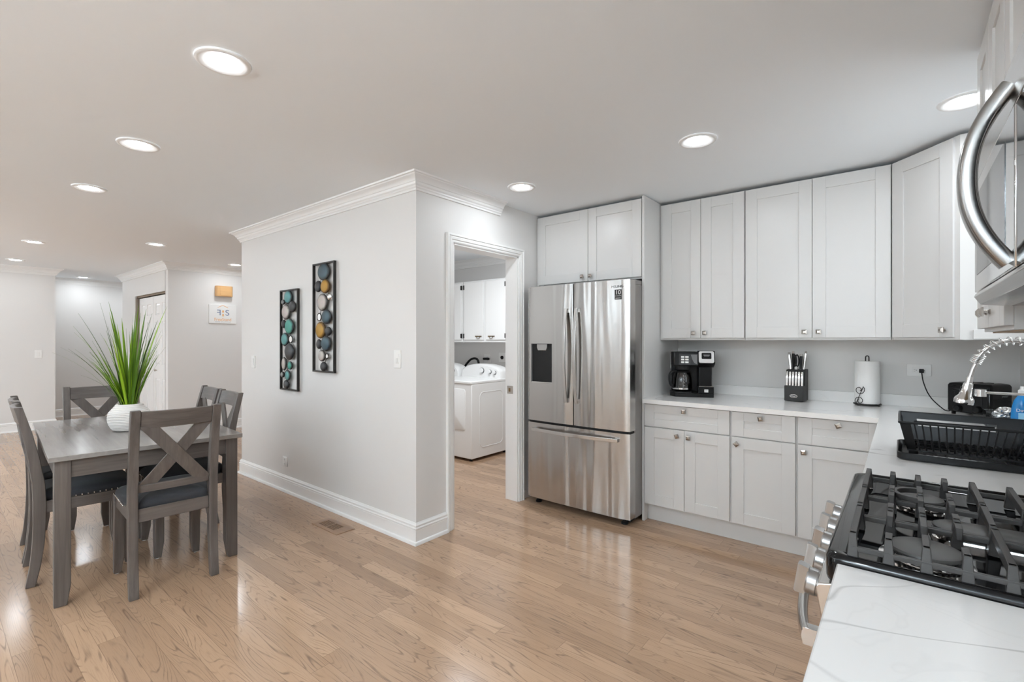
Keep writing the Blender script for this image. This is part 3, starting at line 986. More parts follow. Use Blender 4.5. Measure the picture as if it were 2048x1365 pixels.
# ------------------------------------------------------------------ dining chairs and table
def make_chair(label):
    """local: +y is the front; origin on the floor at the middle of the chair"""
    t = Thing('dining_chair', label, 'chair', (0, 0, 0))
    prof_ = [(0.0, -0.232, 0.040), (0.10, -0.214, 0.044), (0.22, -0.201, 0.049), (0.34, -0.196, 0.052), (0.46, -0.196, 0.054), (0.56, -0.200, 0.052),
             (0.70, -0.218, 0.046), (0.84, -0.244, 0.040), (0.983, -0.278, 0.034)]

    def yb(z):
        for (z0, y0, d0), (z1, y1, d1) in zip(prof_, prof_[1:]):
            if z0 <= z <= z1:
                k = (z - z0) / (z1 - z0)
                return y0 + (y1 - y0) * k
        return prof_[-1][1]
    for s_ in (-1, 1):
        m = MB()
        rings = []
        for z, y, d in prof_:
            xo, xi = s_ * 0.205, s_ * 0.163
            rings.append([(xo, y - d / 2, z), (xi, y - d / 2, z), (xi, y + d / 2, z), (xo, y + d / 2, z)])
        m.loft(rings)
        t.add('back_post', m, WZ, local=True, bevel=0.003)
    for s_ in (-1, 1):
        m = MB()
        xo, xi, xt = s_ * 0.212, s_ * 0.164, s_ * 0.178
        rings = []
        for z, x_in, y_in in ((0.006, xt, 0.158 + 0.014), (0.10, xi, 0.158), (0.455, xi, 0.158)):
            rings.append([(xo, 0.208, z), (x_in, 0.208, z), (x_in, y_in, z), (xo, y_in, z)])
        m.loft(rings)
        o = t.add('front_leg', m, WZ, local=True, bevel=0.003)
        t.add('glide', MB().lathe([(0.001, 0), (0.011, 0), (0.011, 0.007), (0.001, 0.007)], (s_ * 0.195, 0.19, 0), 12), WHITEP, o, local=True)
    # aprons
    t.add('front_rail', MB().box(-0.164, 0.164, 0.170, 0.196, 0.390, 0.455), WX, local=True, bevel=0.002)
    t.add('rear_rail', MB().box(-0.163, 0.163, -0.212, -0.186, 0.385, 0.455), WX, local=True, bevel=0.002)
    for s_ in (-1, 1):
        m = MB()
        m.hexa([(s_ * 0.203, 0.160, 0.390), (s_ * 0.178, 0.160, 0.390), (s_ * 0.172, -0.175, 0.390), (s_ * 0.197, -0.175, 0.390),
                (s_ * 0.203, 0.160, 0.455), (s_ * 0.178, 0.160, 0.455), (s_ * 0.172, -0.175, 0.455), (s_ * 0.197, -0.175, 0.455)])
        t.add('side_rail', m, WY, local=True, bevel=0.002)
    # upholstered seat
    rings = []
    for s_, z in ((0.985, 0.452), (1.0, 0.458), (1.005, 0.470), (0.985, 0.484), (0.93, 0.496), (0.80, 0.507), (0.55, 0.514), (0.2, 0.517)):
        ring = []
        n = 40
        for k in range(n):
            a = 2 * PI * k / n
            ca, sa = math.cos(a), math.sin(a)
            e = 0.24
            x = 0.208 * math.copysign(abs(ca) ** e, ca)
            y = 0.008 + 0.214 * math.copysign(abs(sa) ** e, sa)
            if y < -0.10 and abs(x) > 0.158:
                x = math.copysign(0.158 + (abs(x) - 0.158) * max(0.0, 1 - (-0.10 - y) / 0.075), x)
            ring.append((x * s_, 0.008 + (y - 0.008) * s_, z))
        rings.append(ring)
    seat = t.add('seat', MB().loft(rings), FABRIC, local=True, smooth=70, label='charcoal fabric seat cushion')
    m = MB()
    def nail(x, y, z): m.ellipsoid((x, y, z), 0.0048, 0.0048, 0.0048, 8, 6)
    for k in range(15):
        nail(-0.193 + 0.386 * k / 14, 0.2215, 0.462)
    t.add('nailhead_trim', m, NICKEL, seat, local=True, smooth=60, label='row of nickel nailheads')
    for s_ in (-1, 1):
        m = MB()
        for k in range(12):
            nail(s_ * 0.2085, -0.10 + 0.29 * k / 11, 0.462)
        t.add('nailhead_trim', m, NICKEL, seat, local=True, smooth=60, label='row of nickel nailheads')
    # curved top rail, lower rail and crossed slats
    def rail(z0, z1, th, sag):
        rings = []
        n = 10
        for i in range(n + 1):
            x = -0.163 + 0.326 * i / n
            dy = -sag * (1 - (2 * i / n - 1) ** 2)
            rings.append([(x, yb(z0) + dy - th / 2, z0), (x, yb(z1) + dy - th / 2, z1), (x, yb(z1) + dy + th / 2, z1), (x, yb(z0) + dy + th / 2, z0)])
        return MB().loft(rings)
    t.add('top_rail', rail(0.885, 0.976, 0.024, 0.020), WX, local=True, bevel=0.003)
    t.add('lower_rail', rail(0.540, 0.580, 0.024, 0.012), WX, local=True, bevel=0.003)
    for s_ in (-1, 1):
        pts_ = []
        for i in range(9):
            k = i / 8
            z = 0.572 + (0.895 - 0.572) * k
            x = s_ * (-0.128 + 0.256 * k)
            pts_.append((x, yb(z) - 0.013 * (1 - (2 * k - 1) ** 2) - 0.008 + (0.005 if s_ > 0 else -0.005), z))
        m = MB()
        rings = []
        for x, y, z in pts_:
            rings.append([(x - 0.041, y - 0.006, z), (x + 0.041, y - 0.006, z), (x + 0.041, y + 0.006, z), (x - 0.041, y + 0.006, z)])
        m.loft(rings)
        t.add('crossed_slat', m, WZ, local=True, bevel=0.0015)
    return t.root


TROT = R(-4.0)
TC = Vector((-3.995, 0.895))


def tl(x, y):
    return (TC.x + x * math.cos(TROT) - y * math.sin(TROT), TC.y + x * math.sin(TROT) + y * math.cos(TROT))


chair0 = make_chair('')
CH_ = [(0.680, 0.056, R(90), 'grey dining chair at the near table end, its whole crossed back in view'),
       (0.155, -0.256, R(0), 'grey dining chair seen edge on at left, nearer of the two on that side'),
       (-0.283, -0.258, R(0), 'grey dining chair mostly hidden behind its neighbour at the left frame edge'),
       (0.232, 0.254, R(180), 'grey dining chair on the stone panel side, nearer the table corner'),
       (-0.205, 0.250, R(180), 'grey dining chair on the stone panel side, nearer the far end'),
       (-0.738, -0.060, R(-90), 'grey dining chair at the far end of the table, behind the vase')]
for i, (x, y, rz, lab) in enumerate(CH_):
    o = chair0 if i == 0 else copy_tree(chair0)
    p = tl(x, y)
    o.location = (p[0], p[1], 0)
    o.rotation_euler = (0, 0, rz + TROT)
    tag(o, lab, 'chair', 'dining chairs around the table')

t = Thing('dining_table', 'rectangular grey wooden dining table with a vase on it', 'table', (TC.x, TC.y, 0), TROT)
TLn, TWd, TH = 0.755, 0.440, 0.762
t.add('tabletop', MB().box(-TLn, TLn, -TWd, TWd, TH - 0.026, TH), WTOP, local=True, bevel=0.003)
m = MB()
for s_ in (-1, 1):
    t.add('apron', MB().box(-TLn + 0.087, TLn - 0.087, s_ * (TWd - 0.05), s_ * (TWd - 0.028), TH - 0.118, TH - 0.026), WX, local=True, bevel=0.002)
    t.add('end_apron', MB().box(s_ * (TLn - 0.05), s_ * (TLn - 0.028), -TWd + 0.087, TWd - 0.087, TH - 0.118, TH - 0.026), WY, local=True, bevel=0.002)
for sx in (-1, 1):
    for sy in (-1, 1):
        ox, oy = sx * (TLn - 0.022), sy * (TWd - 0.022)
        rings = []
        for z, w_ in ((0.0, 0.050), (0.10, 0.064), (TH - 0.026, 0.066)):
            rings.append([(ox, oy, z), (ox - sx * w_, oy, z), (ox - sx * w_, oy - sy * w_, z), (ox, oy - sy * w_, z)])
        t.add('leg', MB().loft(rings), WZ, local=True, bevel=0.003)

VX, VY, VZ = -3.915, 0.868, TH
prof_ = [(0.001, 0.0), (0.072, 0.0), (0.077, 0.004)]
NR = 15
for i in range(NR * 2 + 1):
    k = i / (NR * 2)
    z = 0.008 + 0.152 * k
    r = 0.079 + 0.036 * math.sin(PI * min(1.0, (0.06 + k * 0.80)) ** 0.85) - 0.018 * max(0, k - 0.72) / 0.28
    prof_.append((r - (0.0034 if i % 2 else 0.0), z))
prof_ += [(0.072, 0.166), (0.062, 0.170), (0.056, 0.169), (0.054, 0.160), (0.050, 0.12), (0.001, 0.10)]
single('vase', MB().lathe(prof_, (VX, VY, VZ), 48), CERAMIC, 'round cream ribbed vase on the dining table', 'vase', smooth=24)

random.seed(11)
g = MB()
ZB = VZ + 0.118
# blades are placed by heading in the room: two dense bushes and thin arching stems towards the entry side
for i in range(128):
    thin = i >= 74
    az = random.uniform(0, 2 * PI)
    hd = Vector((math.cos(az), math.sin(az), 0))
    lat = hd.dot(Vector((0.777, 0.629, 0)))
    if thin:
        ln = random.uniform(0.34, 0.62)
        lean = random.uniform(0.26, 0.66) * (1.0 if lat < 0 else 0.62)
        wid = random.uniform(0.0018, 0.0032)
    elif i < 30:
        ln = random.uniform(0.54, 0.72)
        lean = random.uniform(0.10, 0.42) * (1.0 if lat < 0 else 0.62)
        wid = random.uniform(0.0065, 0.0115)
    else:
        ln = random.uniform(0.26, 0.54)
        lean = random.uniform(0.16, 0.62) * (1.0 if lat < 0 else 0.70)
        wid = random.uniform(0.0050, 0.0095)
    r0 = random.uniform(0.004, 0.034)
    b0 = Vector((VX, VY, ZB)) + hd * r0
    side = Vector((-hd.y, hd.x, 0))
    tw = random.uniform(-1.2, 1.2)
    wob = random.uniform(-0.05, 0.05)
    n = 10
    L_, C_, R_ = [], [], []
    for k in range(n):
        s_ = k / (n - 1)
        out = ln * lean * (0.62 * s_ + 0.38 * s_ * s_)
        up = ln * s_ * math.sqrt(max(0.05, 1 - (lean * (0.62 + 0.3 * s_)) ** 2)) - (0.14 * ln * s_ ** 3 * lean if thin else 0)
        p = b0 + hd * out + side * (wob * ln * s_ * s_) + Vector((0, 0, up))
        wv = wid * (0.55 + 0.9 * s_ if s_ < 0.35 else 0.865 * (1 - (s_ - 0.35) / 0.65) ** 0.8) + 0.0003
        sd = (side * math.cos(tw * s_) + hd * math.sin(tw * s_))
        L_.append(p - sd * wv); R_.append(p + sd * wv); C_.append(p - hd * wv * 0.35)
    g.loft([[a, c_, b_, c_ + hd * 0.0009] for a, c_, b_ in zip(L_, C_, R_)])
single('grass_plant', g, LEAF, 'green artificial grass standing in the ribbed vase', 'plant', smooth=60)

# ------------------------------------------------------------------ kitchen cabinets
random.seed(4)


def shaker(w, h, fr=0.074, th=0.020, rec=0.007):
    """door or drawer front: x across, y up, z out"""
    m = MB()
    m.box(0, fr, 0, h, 0, th); m.box(w - fr, w, 0, h, 0, th)
    fv = min(fr, h * 0.36)
    m.box(fr, w - fr, 0, fv, 0, th); m.box(fr, w - fr, h - fv, h, 0, th)
    m.box(fr - 0.002, w - fr + 0.002, fv - 0.002, h - fv + 0.002, 0.0, th - rec)
    return m


def slab_frame(o, u, n):
    return frame_matrix(o, u, (0, 0, 1), n)


def knob_mb(M, rot=0.0):
    m = MB()
    m.lathe([(0.0085, 0.0), (0.0085, 0.003), (0.0055, 0.005), (0.0050, 0.016), (0.007, 0.018)], (0, 0, 0), 14)
    a = 0.0145
    q = MB().loft([[(-a, -a, 0.017), (a, -a, 0.017), (a, a, 0.017), (-a, a, 0.017)], [(-a, -a, 0.022), (a, -a, 0.022), (a, a, 0.022), (-a, a, 0.022)],
                   [(-0.006, -0.006, 0.0285), (0.006, -0.006, 0.0285), (0.006, 0.006, 0.0285), (-0.006, 0.006, 0.0285)]])
    m.join(q, Matrix.Rotation(rot, 4, 'Z'))
    return m.move(M)


def cab_front(t, name, o, u, n, w, h, knob=None, fr=0.074, rot=0.0):
    M = slab_frame(o, u, n)
    d = t.add(name, shaker(w, h, fr).move(M), CABW, bevel=0.0012)
    if knob:
        t.add('knob', knob_mb(M @ Matrix.Translation((knob[0], knob[1], 0.020)), rot), NICKEL, d, smooth=25, label='square brushed nickel knob')
    return d


UX, UN = (1, 0, 0), (0, -1, 0)          # fronts on the back wall
VY_, VN = (0, -1, 0), (-1, 0, 0)        # fronts on the right wall: x across runs towards the camera

# base cabinets on the back wall
YF = 3.417                               # carcass front; fronts stand 20 mm proud
def base_cab(label, x0, x1, fronts, body_x1=None):
    t = Thing('base_cabinet', label, 'cabinet', ((x0 + x1) / 2, 3.75, 0), group='white base cabinets')
    b = MB(); b.box(x0, body_x1 or x1, YF, YB - 0.002, 0.125, 0.879)
    t.add('carcass', b, CABW)
    k = MB(); k.box(x0, body_x1 or x1, 3.470, 3.488, 0.0, 0.125)
    t.add('toe_kick', k, CABW)
    for nm, a, b_, z0, z1, kn, rot, fr in fronts:
        cab_front(t, nm, (a, YF, z0), UX, UN, b_ - a, z1 - z0, (kn[0] - a, kn[1] - z0), fr, rot)
    return t


base_cab('white base cabinet with two doors and a wide drawer, beside the refrigerator', -1.487, -0.884, [
    ('drawer', -1.484, -0.890, 0.712, 0.873, (-1.190, 0.843), 0, 0.074),
    ('door', -1.484, -1.192, 0.137, 0.705, (-1.238, 0.664), 0.35, 0.074),
    ('door', -1.189, -0.890, 0.137, 0.705, (-1.158, 0.662), 0.0, 0.074)])
base_cab('white base cabinet with one door and one drawer, middle of the back run', -0.884, -0.502, [
    ('drawer', -0.876, -0.508, 0.712, 0.873, (-0.700, 0.843), 0.2, 0.074),
    ('door', -0.876, -0.508, 0.137, 0.705, (-0.844, 0.662), 0.75, 0.074)])
base_cab('white corner base cabinet with drawer and door, half behind the range', -0.502, -0.05, [
    ('drawer', -0.494, -0.070, 0.712, 0.873, (-0.287, 0.845), 0.4, 0.074),
    ('door', -0.494, -0.070, 0.137, 0.705, (-0.462, 0.663), 0.1, 0.074)], body_x1=-0.05)

# right run below the sink and beside the camera
def side_base(label, y0, y1):
    t = Thing('base_cabinet', label, 'cabinet', (0.25, (y0 + y1) / 2, 0), group='white base cabinets')
    t.add('carcass', MB().box(-0.048, 0.543, y0, y1, 0.125, 0.879), CABW) if not label.startswith('white sink') else t.add('carcass', (lambda m: (m.box(-0.048, -0.02, y0, y1, 0.125, 0.879), m.box(-0.02, 0.543, y0, y1, 0.125, 0.15), m.box(-0.02, 0.543, y0, y0 + 0.02, 0.15, 0.879), m.box(-0.02, 0.543, y1 - 0.02, y1, 0.15, 0.879), m)[-1])(MB()), CABW)
    t.add('toe_kick', MB().box(0.01, 0.028, y0, y1, 0, 0.125), CABW)
    n = max(1, round((y1 - y0) / 0.45))
    w_ = (y1 - y0) / n
    for k in range(n):
        yy = y1 - k * w_ - 0.003
        cab_front(t, 'door', (-0.048, yy, 0.137), VY_, VN, w_ - 0.006, 0.568, (0.04 if k % 2 else w_ - 0.046, 0.527))
        cab_front(t, 'drawer', (-0.048, yy, 0.712), VY_, VN, w_ - 0.006, 0.161, (w_ / 2, 0.131))
    return t


side_base('white sink base cabinet on the right run, below the dish rack', 1.905, 3.36)
side_base('white base cabinet under the near worktop', -0.45, 1.118)

# tall end panel by the refrigerator
single('end_panel', MB().box(-1.506, -1.488, 3.402, YB - 0.002, 0.0, 2.425), CABW, 'tall white end panel between refrigerator and base cabinets', 'panel', bevel=0.001)

# wall cabinets
YU = 3.710


def wall_cab(label, x0, x1, z0, z1, yf, doors, kz):
    t = Thing('wall_cabinet', label, 'cabinet', ((x0 + x1) / 2, (yf + YB) / 2, z0), group='white wall cabinets')
    t.add('carcass', MB().box(x0, x1, yf, YB - 0.002, z0, z1), CABW)
    for a, b_, kx in doors:
        cab_front(t, 'door', (a, yf, z0 + 0.015), UX, UN, b_ - a, z1 - z0 - 0.022, (kx - a, kz - z0 - 0.015))
    return t


wall_cab('white wall cabinet above the refrigerator', -2.484, -1.508, 1.808, 2.412, 3.42, [(-2.456, -1.967, -2.014), (-1.963, -1.511, -1.940)], 1.862)
wall_cab('white wall cabinet of two narrow doors above the coffee maker', -1.486, -0.866, 1.347, 2.412, YU, [(-1.464, -1.171, -1.220), (-1.168, -0.869, -1.137)], 1.400)
wall_cab('white wall cabinet of two wide doors above the knife block', -0.864, -0.047, 1.347, 2.412, YU, [(-0.859, -0.457, -0.498), (-0.454, -0.050, -0.419)], 1.400)

t = Thing('wall_cabinet', 'white diagonal corner wall cabinet above the toaster', 'cabinet', (0.28, 3.8, 1.347), group='white wall cabinets')
P0, P1 = Vector((-0.044, 3.692)), Vector((0.224, 3.405))
t.add('carcass', MB().prism([(-0.044, YB - 0.002), (-0.044, P0.y + 0.014), (P0.x + 0.006, P0.y + 0.014), (P1.x, P1.y + 0.006), (P1.x + 0.012, 3.398), (XR - 0.002, 3.398), (XR - 0.002, YB - 0.002)], 'z', 1.347, 2.412), CABW)
du = (P1 - P0); dl = du.length; du.normalize()
dn = Vector((du.y, -du.x))
if dn.y > 0: dn = -dn
dw = dl - 0.022
cab_front(t, 'door', (P0.x + du.x * 0.008 + 0.009 - dn.x * 0.0, P0.y + du.y * 0.008 + 0.009, 1.362), (du.x, du.y, 0), (dn.x, dn.y, 0), dw, 1.043, (dw - 0.047, 0.038))
t.add('light_rail', MB().box(0.285, XR - 0.002, 3.384, 3.398, 1.352, 1.398), CABW, bevel=0.001)

XU = 0.242
def side_wall_cab(label, y0, y1, z0, z1, kz=None):
    t = Thing('wall_cabinet', label, 'cabinet', (0.39, (y0 + y1) / 2, z0), group='white wall cabinets')
    t.add('carcass', MB().box(XU, XR - 0.002, y0, y1, z0, z1), CABW)
    t.add('underside', MB().box(XU + 0.02, XR - 0.02, y0 + 0.02, y1 - 0.02, z0 - 0.004, z0), CABIN, label='bare wood underside')
    w_ = (y1 - y0) / 2
    for k in range(2):
        cab_front(t, 'door', (XU, y1 - k * w_ - 0.003, z0 + 0.012), VY_, VN, w_ - 0.006, z1 - z0 - 0.02,
                  ((w_ - 0.045) if k == 0 else 0.038, kz if kz else 0.05))
    return t


side_wall_cab('white wall cabinet between sink window and microwave, knobs low on its doors', 1.905, 2.515, 1.375, 2.412)
side_wall_cab('white wall cabinet above the microwave', 1.137, 1.895, 1.884, 2.412)

# worktops
ZC0, ZC1 = 0.880, 0.911
SKX0, SKX1, SKY0, SKY1 = 0.06, 0.43, 2.64, 3.24
t = Thing('countertop', 'white quartz worktop with grey veins along the back wall and sink run', 'countertop', (-0.4, 3.7, ZC0))
m = MB()
m.box(-1.487, XR - 0.001, 3.370, YB - 0.001, ZC0, ZC1)
m.box(-0.098, XR - 0.001, 1.895, SKY0, ZC0, ZC1); m.box(-0.098, XR - 0.001, SKY1, 3.370, ZC0, ZC1)
m.box(-0.098, SKX0, SKY0, SKY1, ZC0, ZC1); m.box(SKX1, XR - 0.001, SKY0, SKY1, ZC0, ZC1)
t.add('slab', m, MARBLE)
m = MB()
m.box(-1.487, XR - 0.022, YB - 0.021, YB - 0.001, ZC1, 0.985); m.box(XR - 0.021, XR - 0.001, 1.895, YB - 0.021, ZC1, 0.985)
single('backsplash', m, MARBLE, 'low white quartz upstand along the wall behind the worktop', 'backsplash', bevel=0.001)
t = Thing('countertop', 'white quartz worktop nearest the camera, beside the range', 'countertop', (0.2, 0.4, ZC0))
t.add('slab', MB().box(-0.098, XR - 0.001, -0.47, 1.124, ZC0, ZC1 + 0.001), MARBLE, bevel=0.003)

t = Thing('sink', 'stainless steel sink set in the worktop behind the dish rack', 'sink', (0.245, 2.94, 0.70))
m = MB()
m.box(SKX0 - 0.012, SKX0, SKY0 - 0.012, SKY1 + 0.012, 0.69, 0.8795); m.box(SKX1, SKX1 + 0.012, SKY0 - 0.012, SKY1 + 0.012, 0.69, 0.8795)
m.box(SKX0, SKX1, SKY0 - 0.012, SKY0, 0.69, 0.8795); m.box(SKX0, SKX1, SKY1, SKY1 + 0.012, 0.69, 0.8795); m.box(SKX0, SKX1, SKY0, SKY1, 0.69, 0.70)
t.add('basin', m, STEELP)
t.add('drain', MB().lathe([(0.001, 0), (0.04, 0), (0.043, 0.004), (0.03, 0.005), (0.001, 0.003)], (0.245, 2.94, 0.70), 24), STEELB, smooth=40)

# ------------------------------------------------------------------ refrigerator
FX0, FX1, FYF, FYB = -2.412, -1.503, 3.185, 4.00
t = Thing('refrigerator', 'stainless steel french door refrigerator with bottom freezer drawer', 'refrigerator', ((FX0 + FX1) / 2, 3.6, 0))
t.add('case', MB().box(FX0 + 0.008, FX1 - 0.004, 3.285, FYB, 0.045, 1.755), GREYCASE, bevel=0.004)
m = MB(); m.box(FX0 + 0.01, FX0 + 0.12, 3.21, 3.42, 1.755, 1.790); m.box(FX1 - 0.12, FX1 - 0.006, 3.21, 3.42, 1.755, 1.790)
t.add('hinge_cover', m, GREYCASE, bevel=0.004)
t.add('base_grille', MB().box(FX0 + 0.03, FX1 - 0.03, 3.27, 3.90, 0.020, 0.046), BLACKM)
for xx in (FX0 + 0.06, FX1 - 0.075):
    t.add('foot', MB().lathe([(0.001, 0), (0.026, 0), (0.026, 0.012), (0.016, 0.018), (0.014, 0.05), (0.001, 0.05)], (xx, 3.262, 0), 16), BLACKP, smooth=40)


def bowed_door(x0, x1, z0, z1, bow_full=True, hole=None):
    """front is gently convex over the whole width of the appliance"""
    xm = (FX0 + FX1) / 2
    hw = (FX1 - FX0) / 2
    def fy(x): return FYF - 0.012 * (1 - ((x - xm) / hw) ** 2)
    m = MB()
    xs_ = [x0 + (x1 - x0) * k / 14 for k in range(15)]
    zs_ = [z0, z1]
    if hole:
        xs_ = sorted(set([x for x in xs_ if not (hole[0] - 0.012 < x < hole[1] + 0.012) ] + [hole[0], (hole[0] + hole[1]) / 2, hole[1]]))
        zs_ = [z0, hole[2], hole[3], z1]
    nx, nz = len(xs_), len(zs_)
    e = 0.008
    for z in zs_:
        for x in xs_:
            y = fy(x)
            if x == xs_[0] or x == xs_[-1]: y += e
            m.v.append((x, y, z))
    for a in range(nz - 1):
        for k in range(nx - 1):
            if hole and hole[0] <= (xs_[k] + xs_[k + 1]) / 2 <= hole[1] and hole[2] <= (zs_[a] + zs_[a + 1]) / 2 <= hole[3]:
                continue
            m.f.append((a * nx + k, a * nx + k + 1, (a + 1) * nx + k + 1, (a + 1) * nx + k))
    b0 = len(m.v)
    yb_ = 3.280
    for z in (z0, z1):
        for x in xs_:
            m.v.append((x, yb_, z))
    for k in range(nx - 1):
        m.f.append((k, k + 1, b0 + k + 1, b0 + k))
        q = (nz - 1) * nx
        m.f.append((q + k, q + k + 1, b0 + nx + k + 1, b0 + nx + k))
        m.f.append((b0 + k, b0 + k + 1, b0 + nx + k + 1, b0 + nx + k))
    for k in (0, nx - 1):
        for a in range(nz - 1):
            pass
        m.f.append(tuple([a * nx + k for a in range(nz)]) + (b0 + nx + k, b0 + k))
    return m, fy


xsp = -1.966
HO = (-2.372, -2.163, 0.998, 1.318)
md, fy = bowed_door(FX0, xsp - 0.004, 0.690, 1.782, hole=HO)
ld = t.add('door', md, STEEL, smooth=30)
m = MB()
# dispenser cavity
yd0, yd1 = FYF - 0.004, FYF + 0.078
m.box(HO[0], HO[0] + 0.003, yd0, yd1, HO[2], HO[3]); m.box(HO[1] - 0.003, HO[1], yd0, yd1, HO[2], HO[3])
m.box(HO[0], HO[1], yd0, yd1, HO[3] - 0.003, HO[3]); m.box(HO[0], HO[1], yd1, yd1 + 0.004, HO[2], HO[3])
disp = t.add('dispenser', m, pbr('dispenser_grey', (0.17, 0.17, 0.175), 0.35, metal=0.2), ld, label='dark water dispenser recess')
t.add('dispenser_tray', MB().box(HO[0], HO[1], yd0, yd1, HO[2], HO[2] + 0.010), STEELP, ld)
m = MB(); m.prism([(-2.325, 1.316), (-2.325, 1.285), (-2.315, 1.262), (-2.235, 1.262), (-2.225, 1.285), (-2.225, 1.316)], 'y', FYF + 0.01, FYF + 0.06)
t.add('spout', m, pbr('spout_grey', (0.45, 0.44, 0.43), 0.3, metal=0.6), ld, bevel=0.003)
t.add('paddle', MB().hexa([(-2.262, FYF + 0.050, 1.075), (-2.180, FYF + 0.050, 1.075), (-2.180, FYF + 0.056, 1.075), (-2.262, FYF + 0.056, 1.075),
                           (-2.262, FYF + 0.030, 1.245), (-2.180, FYF + 0.030, 1.245), (-2.180, FYF + 0.036, 1.245), (-2.262, FYF + 0.036, 1.245)]), BLACKP, ld, bevel=0.002)
md, fy = bowed_door(xsp + 0.004, FX1, 0.690, 1.782)
rd = t.add('door', md, STEEL, smooth=30)
md, fy = bowed_door(FX0, FX1, 0.058, 0.672)
fd = t.add('freezer_drawer', md, STEEL, smooth=30)
t.add('gasket', MB().box(FX0 + 0.012, FX1 - 0.012, 3.20, 3.285, 0.06, 1.775), DARKGAP)


def bow_handle(pts_fn, n, w_, d_, side):
    return MB().bar([pts_fn(k / n) for k in range(n + 1)], w_, d_, side)


for xx, par in ((-2.018, ld), (-1.926, rd)):
    m = bow_handle(lambda k, xx=xx: (xx, FYF - 0.030 - 0.034 * (1 - (2 * k - 1) ** 2), 0.862 + 0.728 * k), 18, 0.024, 0.014, (1, 0, 0))
    for zz in (0.878, 1.574):
        m.box(xx - 0.012, xx + 0.012, FYF - 0.036, FYF - 0.008, zz - 0.016, zz + 0.016)
    t.add('handle', m, STEELP, par, bevel=0.002)
m = bow_handle(lambda k: (-2.345 + 0.762 * k, FYF - 0.030 - 0.034 * (1 - (2 * k - 1) ** 2), 0.622), 18, 0.026, 0.014, (0, 0, 1))
for xx in (-2.330, -1.598):
    m.box(xx - 0.016, xx + 0.016, FYF - 0.036, FYF + 0.004, 0.609, 0.635)
t.add('handle', m, STEELP, fd, bevel=0.002)
lx = -1.590
ml = slab_frame((lx, fy(lx) - 0.0006, 1.676), (1, 0, 0), (0, -1, 0))
st = t.add('warranty_sticker', MB().box(-0.027, 0.027, -0.036, 0.036, 0, 0.0008).move(ml), pbr('sticker_black', (0.02, 0.02, 0.02), 0.4), rd, label='black warranty sticker')
t.text('lettering', '10', 0.044, ml @ Matrix.Translation((0, 0.014, 0.0012)), WHITEP, st, ext=0.0002)
t.add('stripe', MB().box(-0.025, 0.025, -0.012, -0.009, 0.0008, 0.0012).box(-0.02, 0.02, -0.029, -0.0245, 0.0008, 0.0012).move(ml), pbr('sticker_grey', (0.5, 0.5, 0.5), 0.4), st)
t.text('brand_lettering', 'SAMSUNG', 0.024, slab_frame((-1.612, fy(-1.612) - 0.0010, 1.733), (1, 0, 0), (0, -1, 0)), pbr('badge_grey', (0.16, 0.16, 0.16), 0.4, metal=0.5), rd, sx=1.15, ext=0.0003)

# ------------------------------------------------------------------ range
RX0, RX1, RY0, RY1 = -0.105, 0.530, 1.132, 1.888
t = Thing('gas_range', 'stainless gas range with black cooktop, between the two worktops', 'stove', (0.2, 1.51, 0))
t.add('body', MB().box(RX0 + 0.005, RX1, RY0 + 0.004, RY1 - 0.004, 0.04, 0.868), STEELP, bevel=0.003)
t.add('plinth', MB().box(RX0 + 0.04, RX1 - 0.02, RY0 + 0.02, RY1 - 0.02, 0.0, 0.04), BLACKM)
# cooktop pan: rounded rim around a sunken well
def rrect(x0, x1, y0, y1, r, z, n=6):
    out = []
    for cx, cy, a0 in ((x1 - r, y1 - r, 0), (x0 + r, y1 - r, 90), (x0 + r, y0 + r, 180), (x1 - r, y0 + r, 270)):
        for k in range(n + 1):
            a = R(a0 + 90 * k / n)
            out.append((cx + r * math.cos(a), cy + r * math.sin(a), z))
    return out


rings = [rrect(RX0 - 0.012, RX1, RY0, RY1, 0.030, 0.868), rrect(RX0 - 0.014, RX1, RY0 - 0.003, RY1 + 0.003, 0.032, 0.875), rrect(RX0 - 0.014, RX1, RY0 - 0.003, RY1 + 0.003, 0.032, 0.914),
         rrect(RX0 - 0.010, RX1 - 0.004, RY0 + 0.001, RY1 - 0.001, 0.030, 0.923), rrect(RX0 - 0.004, RX1 - 0.01, RY0 + 0.007, RY1 - 0.007, 0.026, 0.9255),
         rrect(RX0 + 0.018, RX1 - 0.03, RY0 + 0.014, RY1 - 0.014, 0.022, 0.9245), rrect(RX0 + 0.026, RX1 - 0.036, RY0 + 0.022, RY1 - 0.022, 0.018, 0.912), rrect(RX0 + 0.034, RX1 - 0.044, RY0 + 0.03, RY1 - 0.03, 0.016, 0.909)]
t.add('cooktop', MB().loft(rings), BLACKG, smooth=50)
